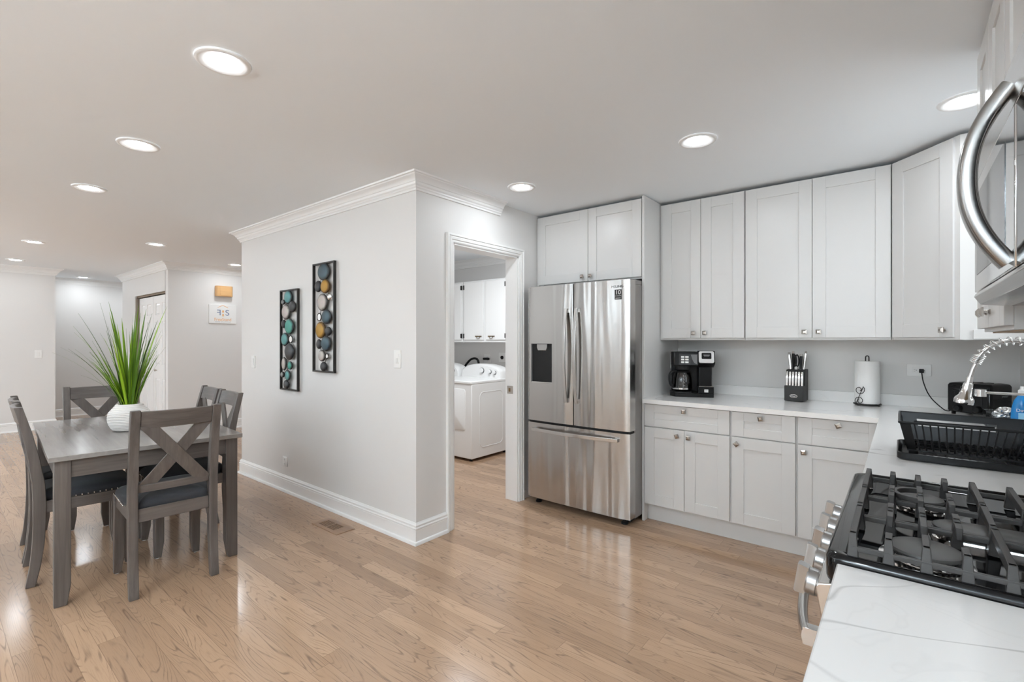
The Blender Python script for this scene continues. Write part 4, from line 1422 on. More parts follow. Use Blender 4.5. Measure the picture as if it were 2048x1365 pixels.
# front control panel, leaning, with five knobs
pan = [(RX0 + 0.006, 0.866), (RX0 - 0.026, 0.858), (RX0 - 0.030, 0.850), (RX0 - 0.018, 0.770), (RX0 + 0.006, 0.766)]
cp = t.add('control_panel', MB().prism(pan, 'y', RY0 + 0.004, RY1 - 0.004), STEELP, bevel=0.003)
kd = Vector((-0.988, 0, 0.15)).normalized()
for k, yy in enumerate((1.205, 1.332, 1.460, 1.588, 1.715)):
    M = frame_matrix((RX0 - 0.024, yy, 0.826), (0, 1, 0), tuple(kd.cross(Vector((0, 1, 0)))), tuple(kd))
    kb = MB()
    kb.lathe([(0.020, 0.0), (0.026, 0.002), (0.026, 0.010), (0.0275, 0.012), (0.0275, 0.028), (0.025, 0.031), (0.001, 0.031)], (0, 0, 0), 28)
    q = MB().loft([[(-0.013, -0.0285, 0.029), (0.013, -0.0285, 0.029), (0.013, 0.0285, 0.029), (-0.013, 0.0285, 0.029)],
                   [(-0.012, -0.031, 0.046), (0.012, -0.031, 0.046), (0.012, 0.031, 0.046), (-0.012, 0.031, 0.046)],
                   [(-0.009, -0.029, 0.050), (0.009, -0.029, 0.050), (0.009, 0.029, 0.050), (-0.009, 0.029, 0.050)]])
    kb.join(q, Matrix.Rotation((0.0, 0.1, -0.1, 0.05, 0.0)[k], 4, 'Z'))
    t.add('knob', kb.move(M), KNOBM, cp, smooth=35)
od = t.add('oven_door', MB().box(RX0 - 0.024, RX0 + 0.004, RY0 + 0.008, RY1 - 0.008, 0.235, 0.758), STEELP, bevel=0.004)
t.add('window', MB().box(RX0 - 0.0255, RX0 - 0.022, RY0 + 0.11, RY1 - 0.11, 0.34, 0.62), BLACKG, od)
m = MB()
rings = []
for k in range(25):
    q = k / 24
    hx_ = RX0 - 0.052 - 0.036 * (1 - (2 * q - 1) ** 2) ** 0.8
    rings.append([(hx_ + 0.011 * math.cos(2 * PI * a / 14), 1.195 + 0.622 * q, 0.712 + 0.019 * math.sin(2 * PI * a / 14)) for a in range(14)])
m.loft(rings)
for yy in (1.206, 1.806):
    m.box(RX0 - 0.060, RX0 - 0.020, yy - 0.012, yy + 0.012, 0.694, 0.730)
t.add('handle', m, STEELP, od, smooth=45)
t.add('storage_drawer', MB().box(RX0 - 0.020, RX0 + 0.004, RY0 + 0.008, RY1 - 0.008, 0.055, 0.225), STEELP, bevel=0.003)
# burners
ZW = 0.909
CAPB = pbr('burner_cap', (0.075, 0.072, 0.068), 0.45)
for bx_, by_, r_ in ((0.037, 1.645, 0.047), (0.037, 1.250, 0.056), (0.325, 1.645, 0.040), (0.325, 1.250, 0.047)):
    b_ = t.add('burner', MB().lathe([(0.001, 0), (r_ + 0.020, 0), (r_ + 0.018, 0.004), (r_ + 0.004, 0.006), (r_ - 0.002, 0.019), (0.001, 0.019)], (bx_, by_, ZW), 40), STEELB, smooth=35)
    teeth = MB()
    for q in range(36):
        a = 2 * PI * q / 36
        c_, s_ = math.cos(a), math.sin(a)
        p = Matrix.Translation((bx_, by_, ZW)) @ Matrix.Rotation(a, 4, 'Z')
        teeth.join(MB().box(r_ - 0.003, r_ + 0.0025, -0.002, 0.002, 0.012, 0.020), p)
    t.add('flame_port', teeth, BLACKM, b_)
    t.add('cap', MB().lathe([(0.001, 0.019), (r_ + 0.002, 0.019), (r_ + 0.003, 0.022), (r_ + 0.001, 0.026), (r_ - 0.005, 0.028), (0.001, 0.029)], (bx_, by_, ZW), 40), CAPB, b_, smooth=35)
def stadium(x0, x1, y, r, z, n=12):
    return [(x0 - r * math.sin(PI * k / n), y + r * math.cos(PI * k / n), z) for k in range(n + 1)] + [(x1 + r * math.sin(PI * k / n), y - r * math.cos(PI * k / n), z) for k in range(n + 1)]
b_ = t.add('burner', MB().loft([stadium(0.095, 0.27, 1.448, 0.048, ZW), stadium(0.095, 0.27, 1.448, 0.046, ZW + 0.006), stadium(0.095, 0.27, 1.448, 0.040, ZW + 0.018)]), STEELB, smooth=35)
t.add('cap', MB().loft([stadium(0.095, 0.27, 1.448, 0.041, ZW + 0.018), stadium(0.095, 0.27, 1.448, 0.042, ZW + 0.023), stadium(0.095, 0.27, 1.448, 0.036, ZW + 0.026)]), CAPB, b_, smooth=35)


def grate(y0, y1, middle=False):
    m = MB()
    zt, zb = 0.968, 0.950
    X = [-0.074, 0.145, 0.250 + 0.115, 0.250 + 0.115 + 0.10]
    X = [-0.074, 0.145, 0.215, 0.434]
    hb = 0.0058
    def ybar(x, a, b__, h=hb):
        m.hexa([(x - h * 0.75, a, zb - 0.006), (x + h * 0.75, a, zb - 0.006), (x + h * 0.75, b__, zb - 0.006), (x - h * 0.75, b__, zb - 0.006),
                (x - h, a, zt), (x + h, a, zt), (x + h, b__, zt), (x - h, b__, zt)])
    def foot(x, y, inn):
        """tapered leg from the end of a finger down to the pan"""
        s2 = 1 if inn > 0 else -1
        m.hexa([(x - 0.010, y - s2 * 0.004, 0.9125), (x + 0.010, y - s2 * 0.004, 0.9125), (x + 0.010, y + s2 * 0.010, 0.9125), (x - 0.010, y + s2 * 0.010, 0.9125),
                (x - 0.0058, y + s2 * 0.004, zt), (x + 0.0058, y + s2 * 0.004, zt), (x + 0.0058, y + s2 * 0.016, zt), (x - 0.0058, y + s2 * 0.016, zt)])
    for x in X:
        ybar(x, y0 + 0.006, y1 - 0.006)
    # low rails across the ends
    for y in (y0 + 0.004, y1 - 0.004):
        m.box(X[0], X[-1], y - 0.004, y + 0.004, 0.934, 0.944)
    for x in X:
        foot(x, y0, 1); foot(x, y1, -1)
    for a, b__ in ((X[0], X[1]), (X[2], X[3])):
        c_ = (a + b__) / 2
        for x, ln in ((a + 0.055, 0.052), (c_, 0.082 if not middle else 0.06), (b__ - 0.055, 0.052)):
            ybar(x, y0 + 0.006, y0 + ln); ybar(x, y1 - ln, y1 - 0.006)
            foot(x, y0, 1); foot(x, y1, -1)
    return m


g1 = t.add('grate', grate(1.146, 1.362), CASTIRON, bevel=0.0012)
g2 = t.add('grate', grate(1.366, 1.540, True), CASTIRON, bevel=0.0012)
g3 = t.add('grate', grate(1.544, 1.760 + 0.006), CASTIRON, bevel=0.0012)
m = MB()
for k in range(17):
    pass
arc = [(0.036 - 0.050 * math.sin(PI * k / 14), 1.560 + 0.048 * math.cos(PI * k / 14), 0.960) for k in range(15)]
m.bar(arc, 0.012, 0.011, (0, 0, 1))
t.add('wok_ring', m, CASTIRON, g3, bevel=0.001)

# ------------------------------------------------------------------ microwave over the range
MX, MY0, MY1, MZ0, MZ1 = 0.162, 1.138, 1.893, 1.440, 1.880
MIRR = steel_mat('polished_steel_door', (0.66, 0.655, 0.65), 0.07)
t = Thing('microwave', 'stainless over-the-range microwave with a curved vertical handle', 'microwave', (0.35, 1.515, MZ0))
t.add('case', MB().prism([(MX + 0.022, MZ0 + 0.034), (MX + 0.022, MZ1), (XR - 0.002, MZ1), (XR - 0.002, MZ0), (MX + 0.075, MZ0)], 'y', MY0, MY1), GREYCASE, bevel=0.002)
t.add('vent_strip', MB().box(MX + 0.002, MX + 0.022, MY0, MY1, 1.786, MZ1), STEELP, bevel=0.002)
lip = [(MX + 0.0215, 1.475), (MX + 0.002, 1.478), (MX - 0.002, 1.468), (MX + 0.012, 1.446), (MX + 0.070, 1.4385), (MX + 0.070, 1.445)]
t.add('bottom_lip', MB().prism(lip, 'y', MY0, MY1), STEELP, bevel=0.002)
od = t.add('door', MB().box(MX, MX + 0.022, 1.275, MY1, 1.480, 1.783), MIRR, bevel=0.003)
t.add('window', MB().box(MX - 0.001, MX + 0.004, 1.375, MY1 - 0.05, 1.525, 1.745), pbr('microwave_glass', (0.02, 0.02, 0.022), 0.04), od)
m = MB()
rings = []
for k in range(25):
    s_ = k / 24
    bow = (1 - abs(2 * s_ - 1) ** 2.2)
    cx_ = MX - 0.003 - 0.058 * bow
    z = 1.492 + 0.336 * s_
    tz = 0.058 * 2.2 * abs(2 * s_ - 1) ** 1.2 * math.copysign(1, 2 * s_ - 1) * 2 / 0.336
    tn = Vector((tz, 0, 1)).normalized()
    nn = Vector((tn.z, 0, -tn.x))
    ring = []
    for q in range(20):
        ca, sa = math.cos(2 * PI * q / 20), math.sin(2 * PI * q / 20)
        u_ = 0.015 * math.copysign(abs(ca) ** 0.55, ca)
        w_ = 0.025 * math.copysign(abs(sa) ** 0.55, sa)
        ring.append((cx_ + nn.x * u_, 1.312 + w_, z + nn.z * u_))
    rings.append(ring)
t.add('handle', MB().loft(rings), steel_mat('handle_steel', (0.33, 0.32, 0.31), 0.24), od, smooth=50)
t.add('control_panel', MB().box(MX + 0.002, MX + 0.022, MY0, 1.270, 1.480, 1.783), BLACKG, bevel=0.002)
m = MB()
m.box(MX + 0.09, XR - 0.03, 1.20, 1.48, 1.436, 1.4405); m.box(MX + 0.09, XR - 0.03, 1.55, 1.83, 1.436, 1.4405)
t.add('grease_filter', m, STEELP)

# ------------------------------------------------------------------ dish rack on its drip tray
t = Thing('drip_tray', 'black drip tray under the dish rack on the worktop', 'tray', (0.17, 2.39, ZC1))
tx0, tx1, ty0, ty1 = -0.014, 0.375, 2.240, 2.545
rings = [rrect(tx0 + 0.008, tx1 - 0.008, ty0 + 0.008, ty1 - 0.008, 0.02, ZC1), rrect(tx0, tx1, ty0, ty1, 0.028, ZC1 + 0.006), rrect(tx0, tx1, ty0, ty1, 0.028, ZC1 + 0.026),
         rrect(tx0 + 0.004, tx1 - 0.004, ty0 + 0.004, ty1 - 0.004, 0.025, ZC1 + 0.028), rrect(tx0 + 0.009, tx1 - 0.009, ty0 + 0.009, ty1 - 0.009, 0.02, ZC1 + 0.024), rrect(tx0 + 0.016, tx1 - 0.016, ty0 + 0.016, ty1 - 0.016, 0.015, ZC1 + 0.007)]
t.add('pan', MB().loft(rings), BLACKP, smooth=40)
m = MB()
for k in range(11):
    xx = 0.03 + 0.031 * k
    m.hexa([(xx, ty0 + 0.03, ZC1 + 0.006), (xx + 0.012, ty0 + 0.03, ZC1 + 0.006), (xx + 0.012, ty1 - 0.03, ZC1 + 0.006), (xx, ty1 - 0.03, ZC1 + 0.006),
            (xx + 0.003, ty0 + 0.033, ZC1 + 0.010), (xx + 0.009, ty0 + 0.033, ZC1 + 0.010), (xx + 0.009, ty1 - 0.033, ZC1 + 0.010), (xx + 0.003, ty1 - 0.033, ZC1 + 0.010)])
t.add('ridge', m, BLACKP)

t = Thing('dish_rack', 'empty black plastic dish rack with slatted front', 'dish rack', (0.17, 2.38, ZC1 + 0.010))
kx0, kx1, ky0, ky1, kz0, kz1 = -0.006, 0.350, 2.212, 2.535, 0.948, 1.052
ins = 0.022
def wall_pt(side, k, z):
    """corner points of the flared basket; z 0..1"""
    f_ = ins * (1 - z)
    return {'L': kx0 + f_, 'R': kx1 - f_, 'F': ky0 + f_ * 2.6, 'B': ky1 - f_}[side]
th = 0.004
def zz_(z): return kz0 + (kz1 - kz0) * z
def panel_x(side, y0f, y1f, z0, z1):
    s_ = 1 if side == 'L' else -1
    a0, a1 = wall_pt(side, 0, z0), wall_pt(side, 0, z1)
    return [(a0, y0f(z0), zz_(z0)), (a0 + s_ * th, y0f(z0), zz_(z0)), (a0 + s_ * th, y1f(z0), zz_(z0)), (a0, y1f(z0), zz_(z0)),
            (a1, y0f(z1), zz_(z1)), (a1 + s_ * th, y0f(z1), zz_(z1)), (a1 + s_ * th, y1f(z1), zz_(z1)), (a1, y1f(z1), zz_(z1))]
def panel_y(side, x0f, x1f, z0, z1):
    s_ = 1 if side == 'F' else -1
    a0, a1 = wall_pt(side, 0, z0), wall_pt(side, 0, z1)
    return [(x0f(z0), a0, zz_(z0)), (x1f(z0), a0, zz_(z0)), (x1f(z0), a0 + s_ * th, zz_(z0)), (x0f(z0), a0 + s_ * th, zz_(z0)),
            (x0f(z1), a1, zz_(z1)), (x1f(z1), a1, zz_(z1)), (x1f(z1), a1 + s_ * th, zz_(z1)), (x0f(z1), a1 + s_ * th, zz_(z1))]
F_ = lambda z: wall_pt('F', 0, z)
B_ = lambda z: wall_pt('B', 0, z)
L0 = lambda z: wall_pt('L', 0, z)
R0 = lambda z: wall_pt('R', 0, z)
m = MB()
m.hexa(panel_x('L', F_, B_, 0, 1))
# right end with three slots
ys = lambda k: (lambda z, k=k: F_(z) + (B_(z) - F_(z)) * k)
for a, b_ in ((0, 0.30), (0.36, 0.44), (0.50, 0.58), (0.64, 1.0)):
    m.hexa(panel_x('R', ys(a), ys(b_), 0, 1))
m.hexa(panel_x('R', F_, B_, 0.86, 1)); m.hexa(panel_x('R', F_, B_, 0, 0.2))
# back wall with one long hand slot
xf = lambda k: (lambda z, k=k: L0(z) + (R0(z) - L0(z)) * k)
m.hexa(panel_y('B', L0, R0, 0, 0.52)); m.hexa(panel_y('B', L0, R0, 0.78, 1)); m.hexa(panel_y('B', L0, xf(0.14), 0.52, 0.78)); m.hexa(panel_y('B', xf(0.80), R0, 0.52, 0.78))
# solid corner blocks at the front
m.hexa(panel_y('F', L0, xf(0.085), 0, 1)); m.hexa(panel_y('F', xf(0.915), R0, 0, 1))
t.add('shell', m, BLACKP)
m = MB()
for k in range(14):
    a = 0.085 + 0.83 * (k + 0.5) / 14
    p = panel_y('F', (lambda z, a=a: xf(a)(z) - 0.0022), (lambda z, a=a: xf(a)(z) + 0.0022), 0, 0.97)
    m.hexa(p)
t.add('front_slat', m, BLACKP)
m = MB()
rim = [(kx0, ky0), (kx1, ky0), (kx1, ky1), (kx0, ky1)]
for q in range(4):
    a, b_ = rim[q], rim[(q + 1) % 4]
    m.tube([(a[0], a[1], kz1), (b_[0], b_[1], kz1)], 0.0042, 8)
m.tube([(kx0 + 0.045, ky1 - 0.010, kz1 - 0.034), (kx1 - 0.08, ky1 - 0.010, kz1 - 0.034)], 0.0035, 8)
t.add('rim', m, BLACKP, smooth=50)
m = MB()
for k in range(15):
    xx = kx0 + ins + 0.012 + (kx1 - kx0 - 2 * ins - 0.024) * k / 14
    m.box(xx - 0.002, xx + 0.002, ky0 + 0.06, ky1 - ins, kz0 - 0.002, kz0 + 0.003)
    m.hexa([(xx - 0.002, 2.335, kz0), (xx + 0.002, 2.335, kz0), (xx + 0.002, 2.372, kz0), (xx - 0.002, 2.372, kz0),
            (xx - 0.002, 2.346, kz0 + 0.024), (xx + 0.002, 2.346, kz0 + 0.024), (xx + 0.002, 2.356, kz0 + 0.024), (xx - 0.002, 2.356, kz0 + 0.024)])
for yy in (ky0 + 0.06, 2.34, 2.42, ky1 - ins - 0.005):
    m.box(kx0 + ins, kx1 - ins, yy - 0.004, yy + 0.004, kz0 - 0.004, kz0 + 0.001)
t.add('floor_grid', m, BLACKP)
for xx in (kx0 + 0.04, kx1 - 0.045):
    for yy in (ky0 + 0.075, ky1 - 0.05):
        t.add('foot', MB().lathe([(0.001, 0), (0.013, 0), (0.014, 0.02), (0.014, kz0 - ZC1 - 0.008), (0.001, kz0 - ZC1 - 0.008)], (xx, yy, ZC1 + 0.0075), 16), BLACKP, smooth=40)

# ------------------------------------------------------------------ spring faucet
YFa = 2.70
t = Thing('kitchen_faucet', 'tall brushed steel spring faucet hanging in front of the toaster', 'faucet', (0.475, YFa, ZC1))
m = MB().lathe([(0.001, 0), (0.030, 0), (0.030, 0.006), (0.022, 0.012), (0.021, 0.17), (0.017, 0.18), (0.017, 0.26), (0.001, 0.26)], (0.475, YFa, ZC1), 28)
t.add('column', m, STEELB, smooth=40)
path = []
for k in range(41):
    a = PI * k / 40
    path.append(Vector((0.352 + 0.123 * math.cos(a) - 0.012 * math.sin(a), YFa, 1.195 + 0.148 * math.sin(a))))
path = [Vector((0.475, YFa, 1.16))] + path[:34]
end = path[-1]
hose = path + [Vector((0.2385, YFa, 1.262)), Vector((0.226, YFa, 1.228)), Vector((0.217, YFa, 1.192))]
t.add('hose', MB().tube(hose, 0.0085, 12), STEELP, smooth=60)
coil = []
turns = 17
npts = turns * 14
cum = [0.0]
for a, b_ in zip(path, path[1:]):
    cum.append(cum[-1] + (b_ - a).length)
def along(s_):
    d = s_ * cum[-1]
    for i in range(len(path) - 1):
        if cum[i + 1] >= d:
            k = (d - cum[i]) / max(1e-9, cum[i + 1] - cum[i])
            return path[i].lerp(path[i + 1], k), (path[i + 1] - path[i]).normalized()
    return path[-1], (path[-1] - path[-2]).normalized()
for i in range(npts + 1):
    p, tg = along(i / npts)
    s1 = Vector((0, 1, 0)); s2 = tg.cross(s1)
    a = 2 * PI * turns * i / npts
    coil.append(p + (s1 * math.cos(a) + s2 * math.sin(a)) * 0.0165)
t.add('spring', MB().tube(coil, 0.0026, 7), STEELB, smooth=60)
tg = (end - path[-2]).normalized()
m = MB()
for k in range(5):
    c_ = end + tg * (0.0065 * k - 0.006)
    s1 = Vector((0, 1, 0)); s2 = tg.cross(s1)
    m.tube([c_ + (s1 * math.cos(2 * PI * q / 18) + s2 * math.sin(2 * PI * q / 18)) * 0.0165 for q in range(18)], 0.0036, 8, loop=True)
t.add('end_coil', m, STEELB, smooth=60)
hp0, hp1 = Vector((0.2175, YFa, 1.196)), Vector((0.1965, YFa, 1.084))
ax = (hp1 - hp0).normalized()
M = frame_matrix(tuple(hp0), (0, 1, 0), tuple(ax.cross(Vector((0, 1, 0)))), tuple(ax))
sp_ = t.add('spray_head', MB().lathe([(0.001, 0), (0.0105, 0), (0.0120, 0.026), (0.0150, 0.028), (0.0175, 0.050), (0.021, 0.078), (0.030, 0.090), (0.032, 0.098), (0.031, 0.112), (0.001, 0.113)], (0, 0, 0), 28).move(M), STEELB, smooth=35)
t.add('spray_button', MB().box(-0.004, 0.004, -0.0205, -0.017, 0.044, 0.068).move(M), BLACKP, sp_, bevel=0.001)
m = MB()
m.tube([(0.470, YFa, 1.134), (0.262, YFa, 1.134)], 0.0055, 10)
m.lathe([(0.001, -0.014), (0.019, -0.014), (0.019, 0.014), (0.001, 0.014)], (0.247, YFa, 1.1325), 20, 'z')
t.add('support_arm', m, STEELB, smooth=40)

# ------------------------------------------------------------------ toaster with its cord
TCc, TLl = Vector((0.386, 3.738)), Vector((0.208, 3.856))
tu = (TCc - TLl); tw_ = tu.length; tu.normalize()
rz_t = math.atan2(tu.y, tu.x)
t = Thing('toaster', 'black four slice toaster in the worktop corner', 'toaster', (TLl.x, TLl.y, ZC1), rz_t)
td = 0.19
def rbox(x0, x1, y0, y1, z0, z1, r):
    rings = [rrect(x0 + r * 0.7, x1 - r * 0.7, y0 + r * 0.7, y1 - r * 0.7, r, z0), rrect(x0, x1, y0, y1, r, z0 + r * 0.6), rrect(x0, x1, y0, y1, r, z1 - r),
             rrect(x0 + r * 0.3, x1 - r * 0.3, y0 + r * 0.3, y1 - r * 0.3, r, z1 - r * 0.3), rrect(x0 + r, x1 - r, y0 + r, y1 - r, r, z1)]
    return MB().loft(rings)
hb = 0.186
t.add('body', rbox(0, tw_, 0, td, 0.012, hb, 0.016), BLACKG, local=True, smooth=50)
t.add('end_panel', MB().box(0.012, tw_ - 0.012, -0.004, 0.004, 0.018, hb - 0.020), BLACKP, local=True, bevel=0.003)
m = MB()
for k in range(4):
    xx = 0.022 + k * (tw_ - 0.044 - 0.022) / 3
    m.box(xx, xx + 0.022, 0.03, td - 0.03, hb - 0.0008, hb + 0.0008)
t.add('bread_slot', m, DARKGAP, local=True)
for k, xx in enumerate((0.062, tw_ - 0.058)):
    m = MB(); m.box(xx - 0.020, xx - 0.014, -0.006, -0.0035, 0.065, 0.155); m.box(xx + 0.014, xx + 0.020, -0.006, -0.0035, 0.065, 0.155)
    t.add('lever_track', m, DARKGAP, local=True)
    t.add('lever', MB().box(xx - 0.016, xx + 0.016, -0.030, -0.004, 0.140, 0.150), BLACKP, local=True, bevel=0.003)
    t.add('dial', MB().lathe([(0.001, -0.022), (0.015, -0.022), (0.019, -0.016), (0.022, -0.004), (0.022, -0.001), (0.001, 0)], (xx, -0.003, 0.040), 24, 'y'), BLACKP, local=True, smooth=40)
for xx in (0.025, tw_ - 0.025):
    for yy in (0.02, td - 0.02):
        t.add('foot', MB().lathe([(0.001, 0), (0.010, 0), (0.011, 0.014), (0.001, 0.014)], (xx, yy, 0), 12), BLACKP, local=True)
t.text('brand_lettering', 'proctor', 0.018, frame_matrix((tw_ + 0.0006, td * 0.62, 0.118), (0, 1, 0), (0, 0, 1), (1, 0, 0)), pbr('toaster_badge', (0.28, 0.30, 0.30), 0.4), local=True, ext=0.0002)
cordp = [(0.100, YB - 0.036, 1.146), (0.102, YB - 0.050, 1.125), (0.106, YB - 0.058, 1.09), (0.116, YB - 0.066, 1.05), (0.130, YB - 0.08, 1.01), (0.150, YB - 0.10, 0.975), (0.176, YB - 0.13, 0.945), (0.198, YB - 0.16, 0.925), (0.212, YB - 0.18, 0.918), (0.232, YB - 0.185, 0.920)]
def smooth_path(pts, n=6):
    out = []
    P = [Vector(p) for p in pts]
    for i in range(len(P) - 1):
        p0, p1, p2, p3 = P[max(i - 1, 0)], P[i], P[i + 1], P[min(i + 2, len(P) - 1)]
        for k in range(n):
            s_ = k / n
            out.append(0.5 * ((2 * p1) + (-p0 + p2) * s_ + (2 * p0 - 5 * p1 + 4 * p2 - p3) * s_ ** 2 + (-p0 + 3 * p1 - 3 * p2 + p3) * s_ ** 3))
    out.append(P[-1])
    return out
cd = t.add('cord', MB().tube(smooth_path(cordp), 0.0032, 8), BLACKP, smooth=60)
t.add('plug', MB().box(0.088, 0.112, YB - 0.036, YB - 0.0105, 1.134, 1.160), BLACKP, cd, bevel=0.004)

t = plate_thing('wall_outlet', 'white wall outlet above the worktop with a black plug in it', 'outlet', frame_matrix((0.088, YB - 0.0005, 1.150), (0, 0, 1), (-1, 0, 0), (0, -1, 0)), 0.078, 0.122, 'outlet')

# soap bottle, clear tub with foil
t = Thing('soap_bottle', 'blue dish soap bottle behind the dish rack', 'bottle', (0.447, 3.30, ZC1))
m = MB()
rings = []
for z, sx_, sy_ in ((0.0, 0.034, 0.022), (0.006, 0.040, 0.027), (0.06, 0.041, 0.028), (0.11, 0.038, 0.027), (0.145, 0.030, 0.024), (0.168, 0.017, 0.017), (0.180, 0.013, 0.013)):
    rings.append([(0.447 + sx_ * math.cos(2 * PI * q / 24), 3.30 + sy_ * math.sin(2 * PI * q / 24), ZC1 + z) for q in range(24)])
bo = t.add('bottle_body', MB().loft(rings), pbr('soap_blue', (0.005, 0.20, 0.52), 0.2), smooth=40)
t.add('cap', MB().lathe([(0.001, 0.180), (0.016, 0.180), (0.016, 0.196), (0.010, 0.200), (0.008, 0.214), (0.001, 0.215)], (0.447, 3.30, ZC1), 20), WHITEP, smooth=40)
ml = frame_matrix((0.443, 3.30 - 0.0295, ZC1 + 0.112), (1, 0, 0), (0, 0, 1), (0, -1, 0))
lb = t.add('label', MB().box(-0.014, 0.022, -0.075, -0.022, -0.004, 0.0005).move(ml), pbr('soap_label', (0.30, 0.62, 0.86), 0.35), bo)
t.text('lettering', 'Dawn', 0.020, ml @ Matrix.Translation((0.002, -0.010, 0.0010)), WHITEP, bo, ext=0.0004)
t.add('label_patch', MB().box(0.004, 0.020, -0.066, -0.046, 0.0005, 0.0012).move(ml), pbr('label_yellow', (0.85, 0.60, 0.10), 0.4), lb)

t = Thing('clear_tub', 'clear plastic tub behind the dish rack, next to the toaster', 'container', (0.405, 3.45, ZC1))
m = MB()
a0, a1, b0, b1, zt_ = 0.330, 0.465, 3.385, 3.50, 0.075
for q in ((a0, a0 + 0.002, b0, b1), (a1 - 0.002, a1, b0, b1), (a0, a1, b0, b0 + 0.002), (a0, a1, b1 - 0.002, b1)):
    m.box(q[0], q[1], q[2], q[3], ZC1, ZC1 + zt_)
m.box(a0, a1, b0, b1, ZC1, ZC1 + 0.002)
t.add('tub', m, CLEARP)
t.add('tub_rim', MB().tube([(a0, b0, ZC1 + zt_), (a1, b0, ZC1 + zt_), (a1, b1, ZC1 + zt_), (a0, b1, ZC1 + zt_)], 0.0028, 8, loop=True), CLEARP)
m = MB().ellipsoid((0.405, 3.44, ZC1 + 0.052), 0.052, 0.045, 0.048, 28, 18)
random.seed(3)
m.v = [tuple(Vector((0.405, 3.44, ZC1 + 0.052)) + (Vector(v) - Vector((0.405, 3.44, ZC1 + 0.052))) * random.uniform(0.82, 1.02)) for v in m.v]
single('foil_ball', m, pbr('foil', (0.85, 0.85, 0.84), 0.18, metal=1.0), 'crumpled ball of foil in the clear tub', 'foil')

# ------------------------------------------------------------------ coffee maker and carafe
CO = (-1.374, 3.655, ZC1)
crz = R(22)
t = Thing('coffee_maker', 'black two way coffee maker with silver lid on the worktop', 'coffee maker', CO, crz)
W_, D_, H_ = 0.300, 0.225, 0.345
def add(nm, mb, mat, par=None, **kw): return t.add(nm, mb, mat, par, local=True, **kw)
add('base', MB().prism([(0.02, 0.0), (W_, 0.0), (W_, D_), (-0.012, D_), (-0.012, 0.06)], 'z', 0.0, 0.030), BLACKP, bevel=0.004)
add('warming_plate', MB().lathe([(0.001, 0.030), (0.070, 0.030), (0.070, 0.036), (0.001, 0.037)], (0.078, 0.085, 0), 32), BLACKM)
add('back_column', MB().box(0.0, W_ - 0.02, 0.165, D_, 0.030, 0.250), BLACKP, bevel=0.004)
hd_ = add('brew_head', MB().prism([(-0.008, 0.025), (0.010, 0.0), (0.188, 0.0), (0.188, D_), (-0.002, D_)], 'z', 0.240, H_), BLACKP, bevel=0.008, segs=3)
m = MB(); m.box(0.052, 0.188, -0.0025, 0.002, 0.246, 0.330)
cpn = add('control_panel', m, pbr('panel_black', (0.03, 0.03, 0.032), 0.12), hd_)
BTN = pbr('button_white', (0.82, 0.82, 0.80), 0.4)
for r_ in range(3):
    for c_ in range(2):
        x0_ = 0.066 + c_ * 0.030
        add('button', MB().box(x0_, x0_ + 0.024, -0.005, -0.002, 0.300 - r_ * 0.020, 0.313 - r_ * 0.020), BTN, cpn, bevel=0.001)
add('display', MB().prism([(0.136, 0.324), (0.180, 0.324), (0.180, 0.252), (0.160, 0.262), (0.146, 0.290)], 'y', -0.0035, -0.002), pbr('display_grey', (0.16, 0.16, 0.165), 0.15), cpn)
add('water_gauge', MB().box(-0.010, -0.006, 0.035, 0.047, 0.215, 0.318), pbr('gauge_grey', (0.40, 0.40, 0.39), 0.25), hd_)
add('brew_funnel', MB().lathe([(0.001, 0.205), (0.045, 0.205), (0.060, 0.240), (0.001, 0.240)], (0.080, 0.085, 0), 28), BLACKM, hd_, smooth=40)
# single serve side
ss_ = add('single_serve_column', MB().prism([(0.192, 0.090), (0.200, 0.070), (0.288, 0.070), (0.296, 0.090), (0.296, D_ - 0.01), (0.192, D_ - 0.01)], 'z', 0.030, 0.250), BLACKP, bevel=0.006, segs=3)
m = MB()
m.prism([(0.0, 0.250), (-0.012, 0.262), (0.012, 0.352), (0.10, 0.352), (D_ - 0.02, 0.330), (D_ - 0.02, 0.240), (0.07, 0.225)], 'x', 0.186, 0.308)
sh = add('single_serve_head', m, BLACKP, bevel=0.006, segs=3)
Mt = frame_matrix((0.192, -0.0125, 0.262), (1, 0, 0), (0, 0.258, 0.966), (0, -0.966, 0.258))
fp = add('silver_plate', MB().loft([rr for rr in ([(x, y, 0.0) for x, y, _ in rrect(0.0, 0.110, 0.0, 0.092, 0.014, 0)], [(x, y, 0.005) for x, y, _ in rrect(0.002, 0.108, 0.002, 0.090, 0.013, 0)])]).move(Mt), pbr('silver_plastic', (0.80, 0.80, 0.80), 0.28, metal=0.35), sh, label='silver lid plate')
lw = add('lid_window', MB().loft([[(x, y, 0.004) for x, y, _ in rrect(0.020, 0.090, 0.030, 0.078, 0.007, 0)], [(x, y, 0.007) for x, y, _ in rrect(0.021, 0.089, 0.031, 0.077, 0.007, 0)]]).move(Mt), BLACKP, fp)
add('lid_marking', MB().box(0.034, 0.078, 0.058, 0.062, 0.007, 0.0074).box(0.038, 0.074, 0.051, 0.055, 0.007, 0.0074).move(Mt), pbr('marking_grey', (0.35, 0.35, 0.35), 0.4), lw)
sb_ = add('cup_stand', MB().box(0.188, 0.300, -0.002, 0.085, 0.030, 0.082), BLACKP, bevel=0.005, segs=3)
add('drip_grate', MB().box(0.196, 0.292, 0.006, 0.080, 0.082, 0.085), NICKEL, sb_)
lbm = MB().box(0.232, 0.260, -0.0028, -0.002, 0.040, 0.062)
lq = add('paper_label', lbm, BTN, sb_, label='small white paper label')
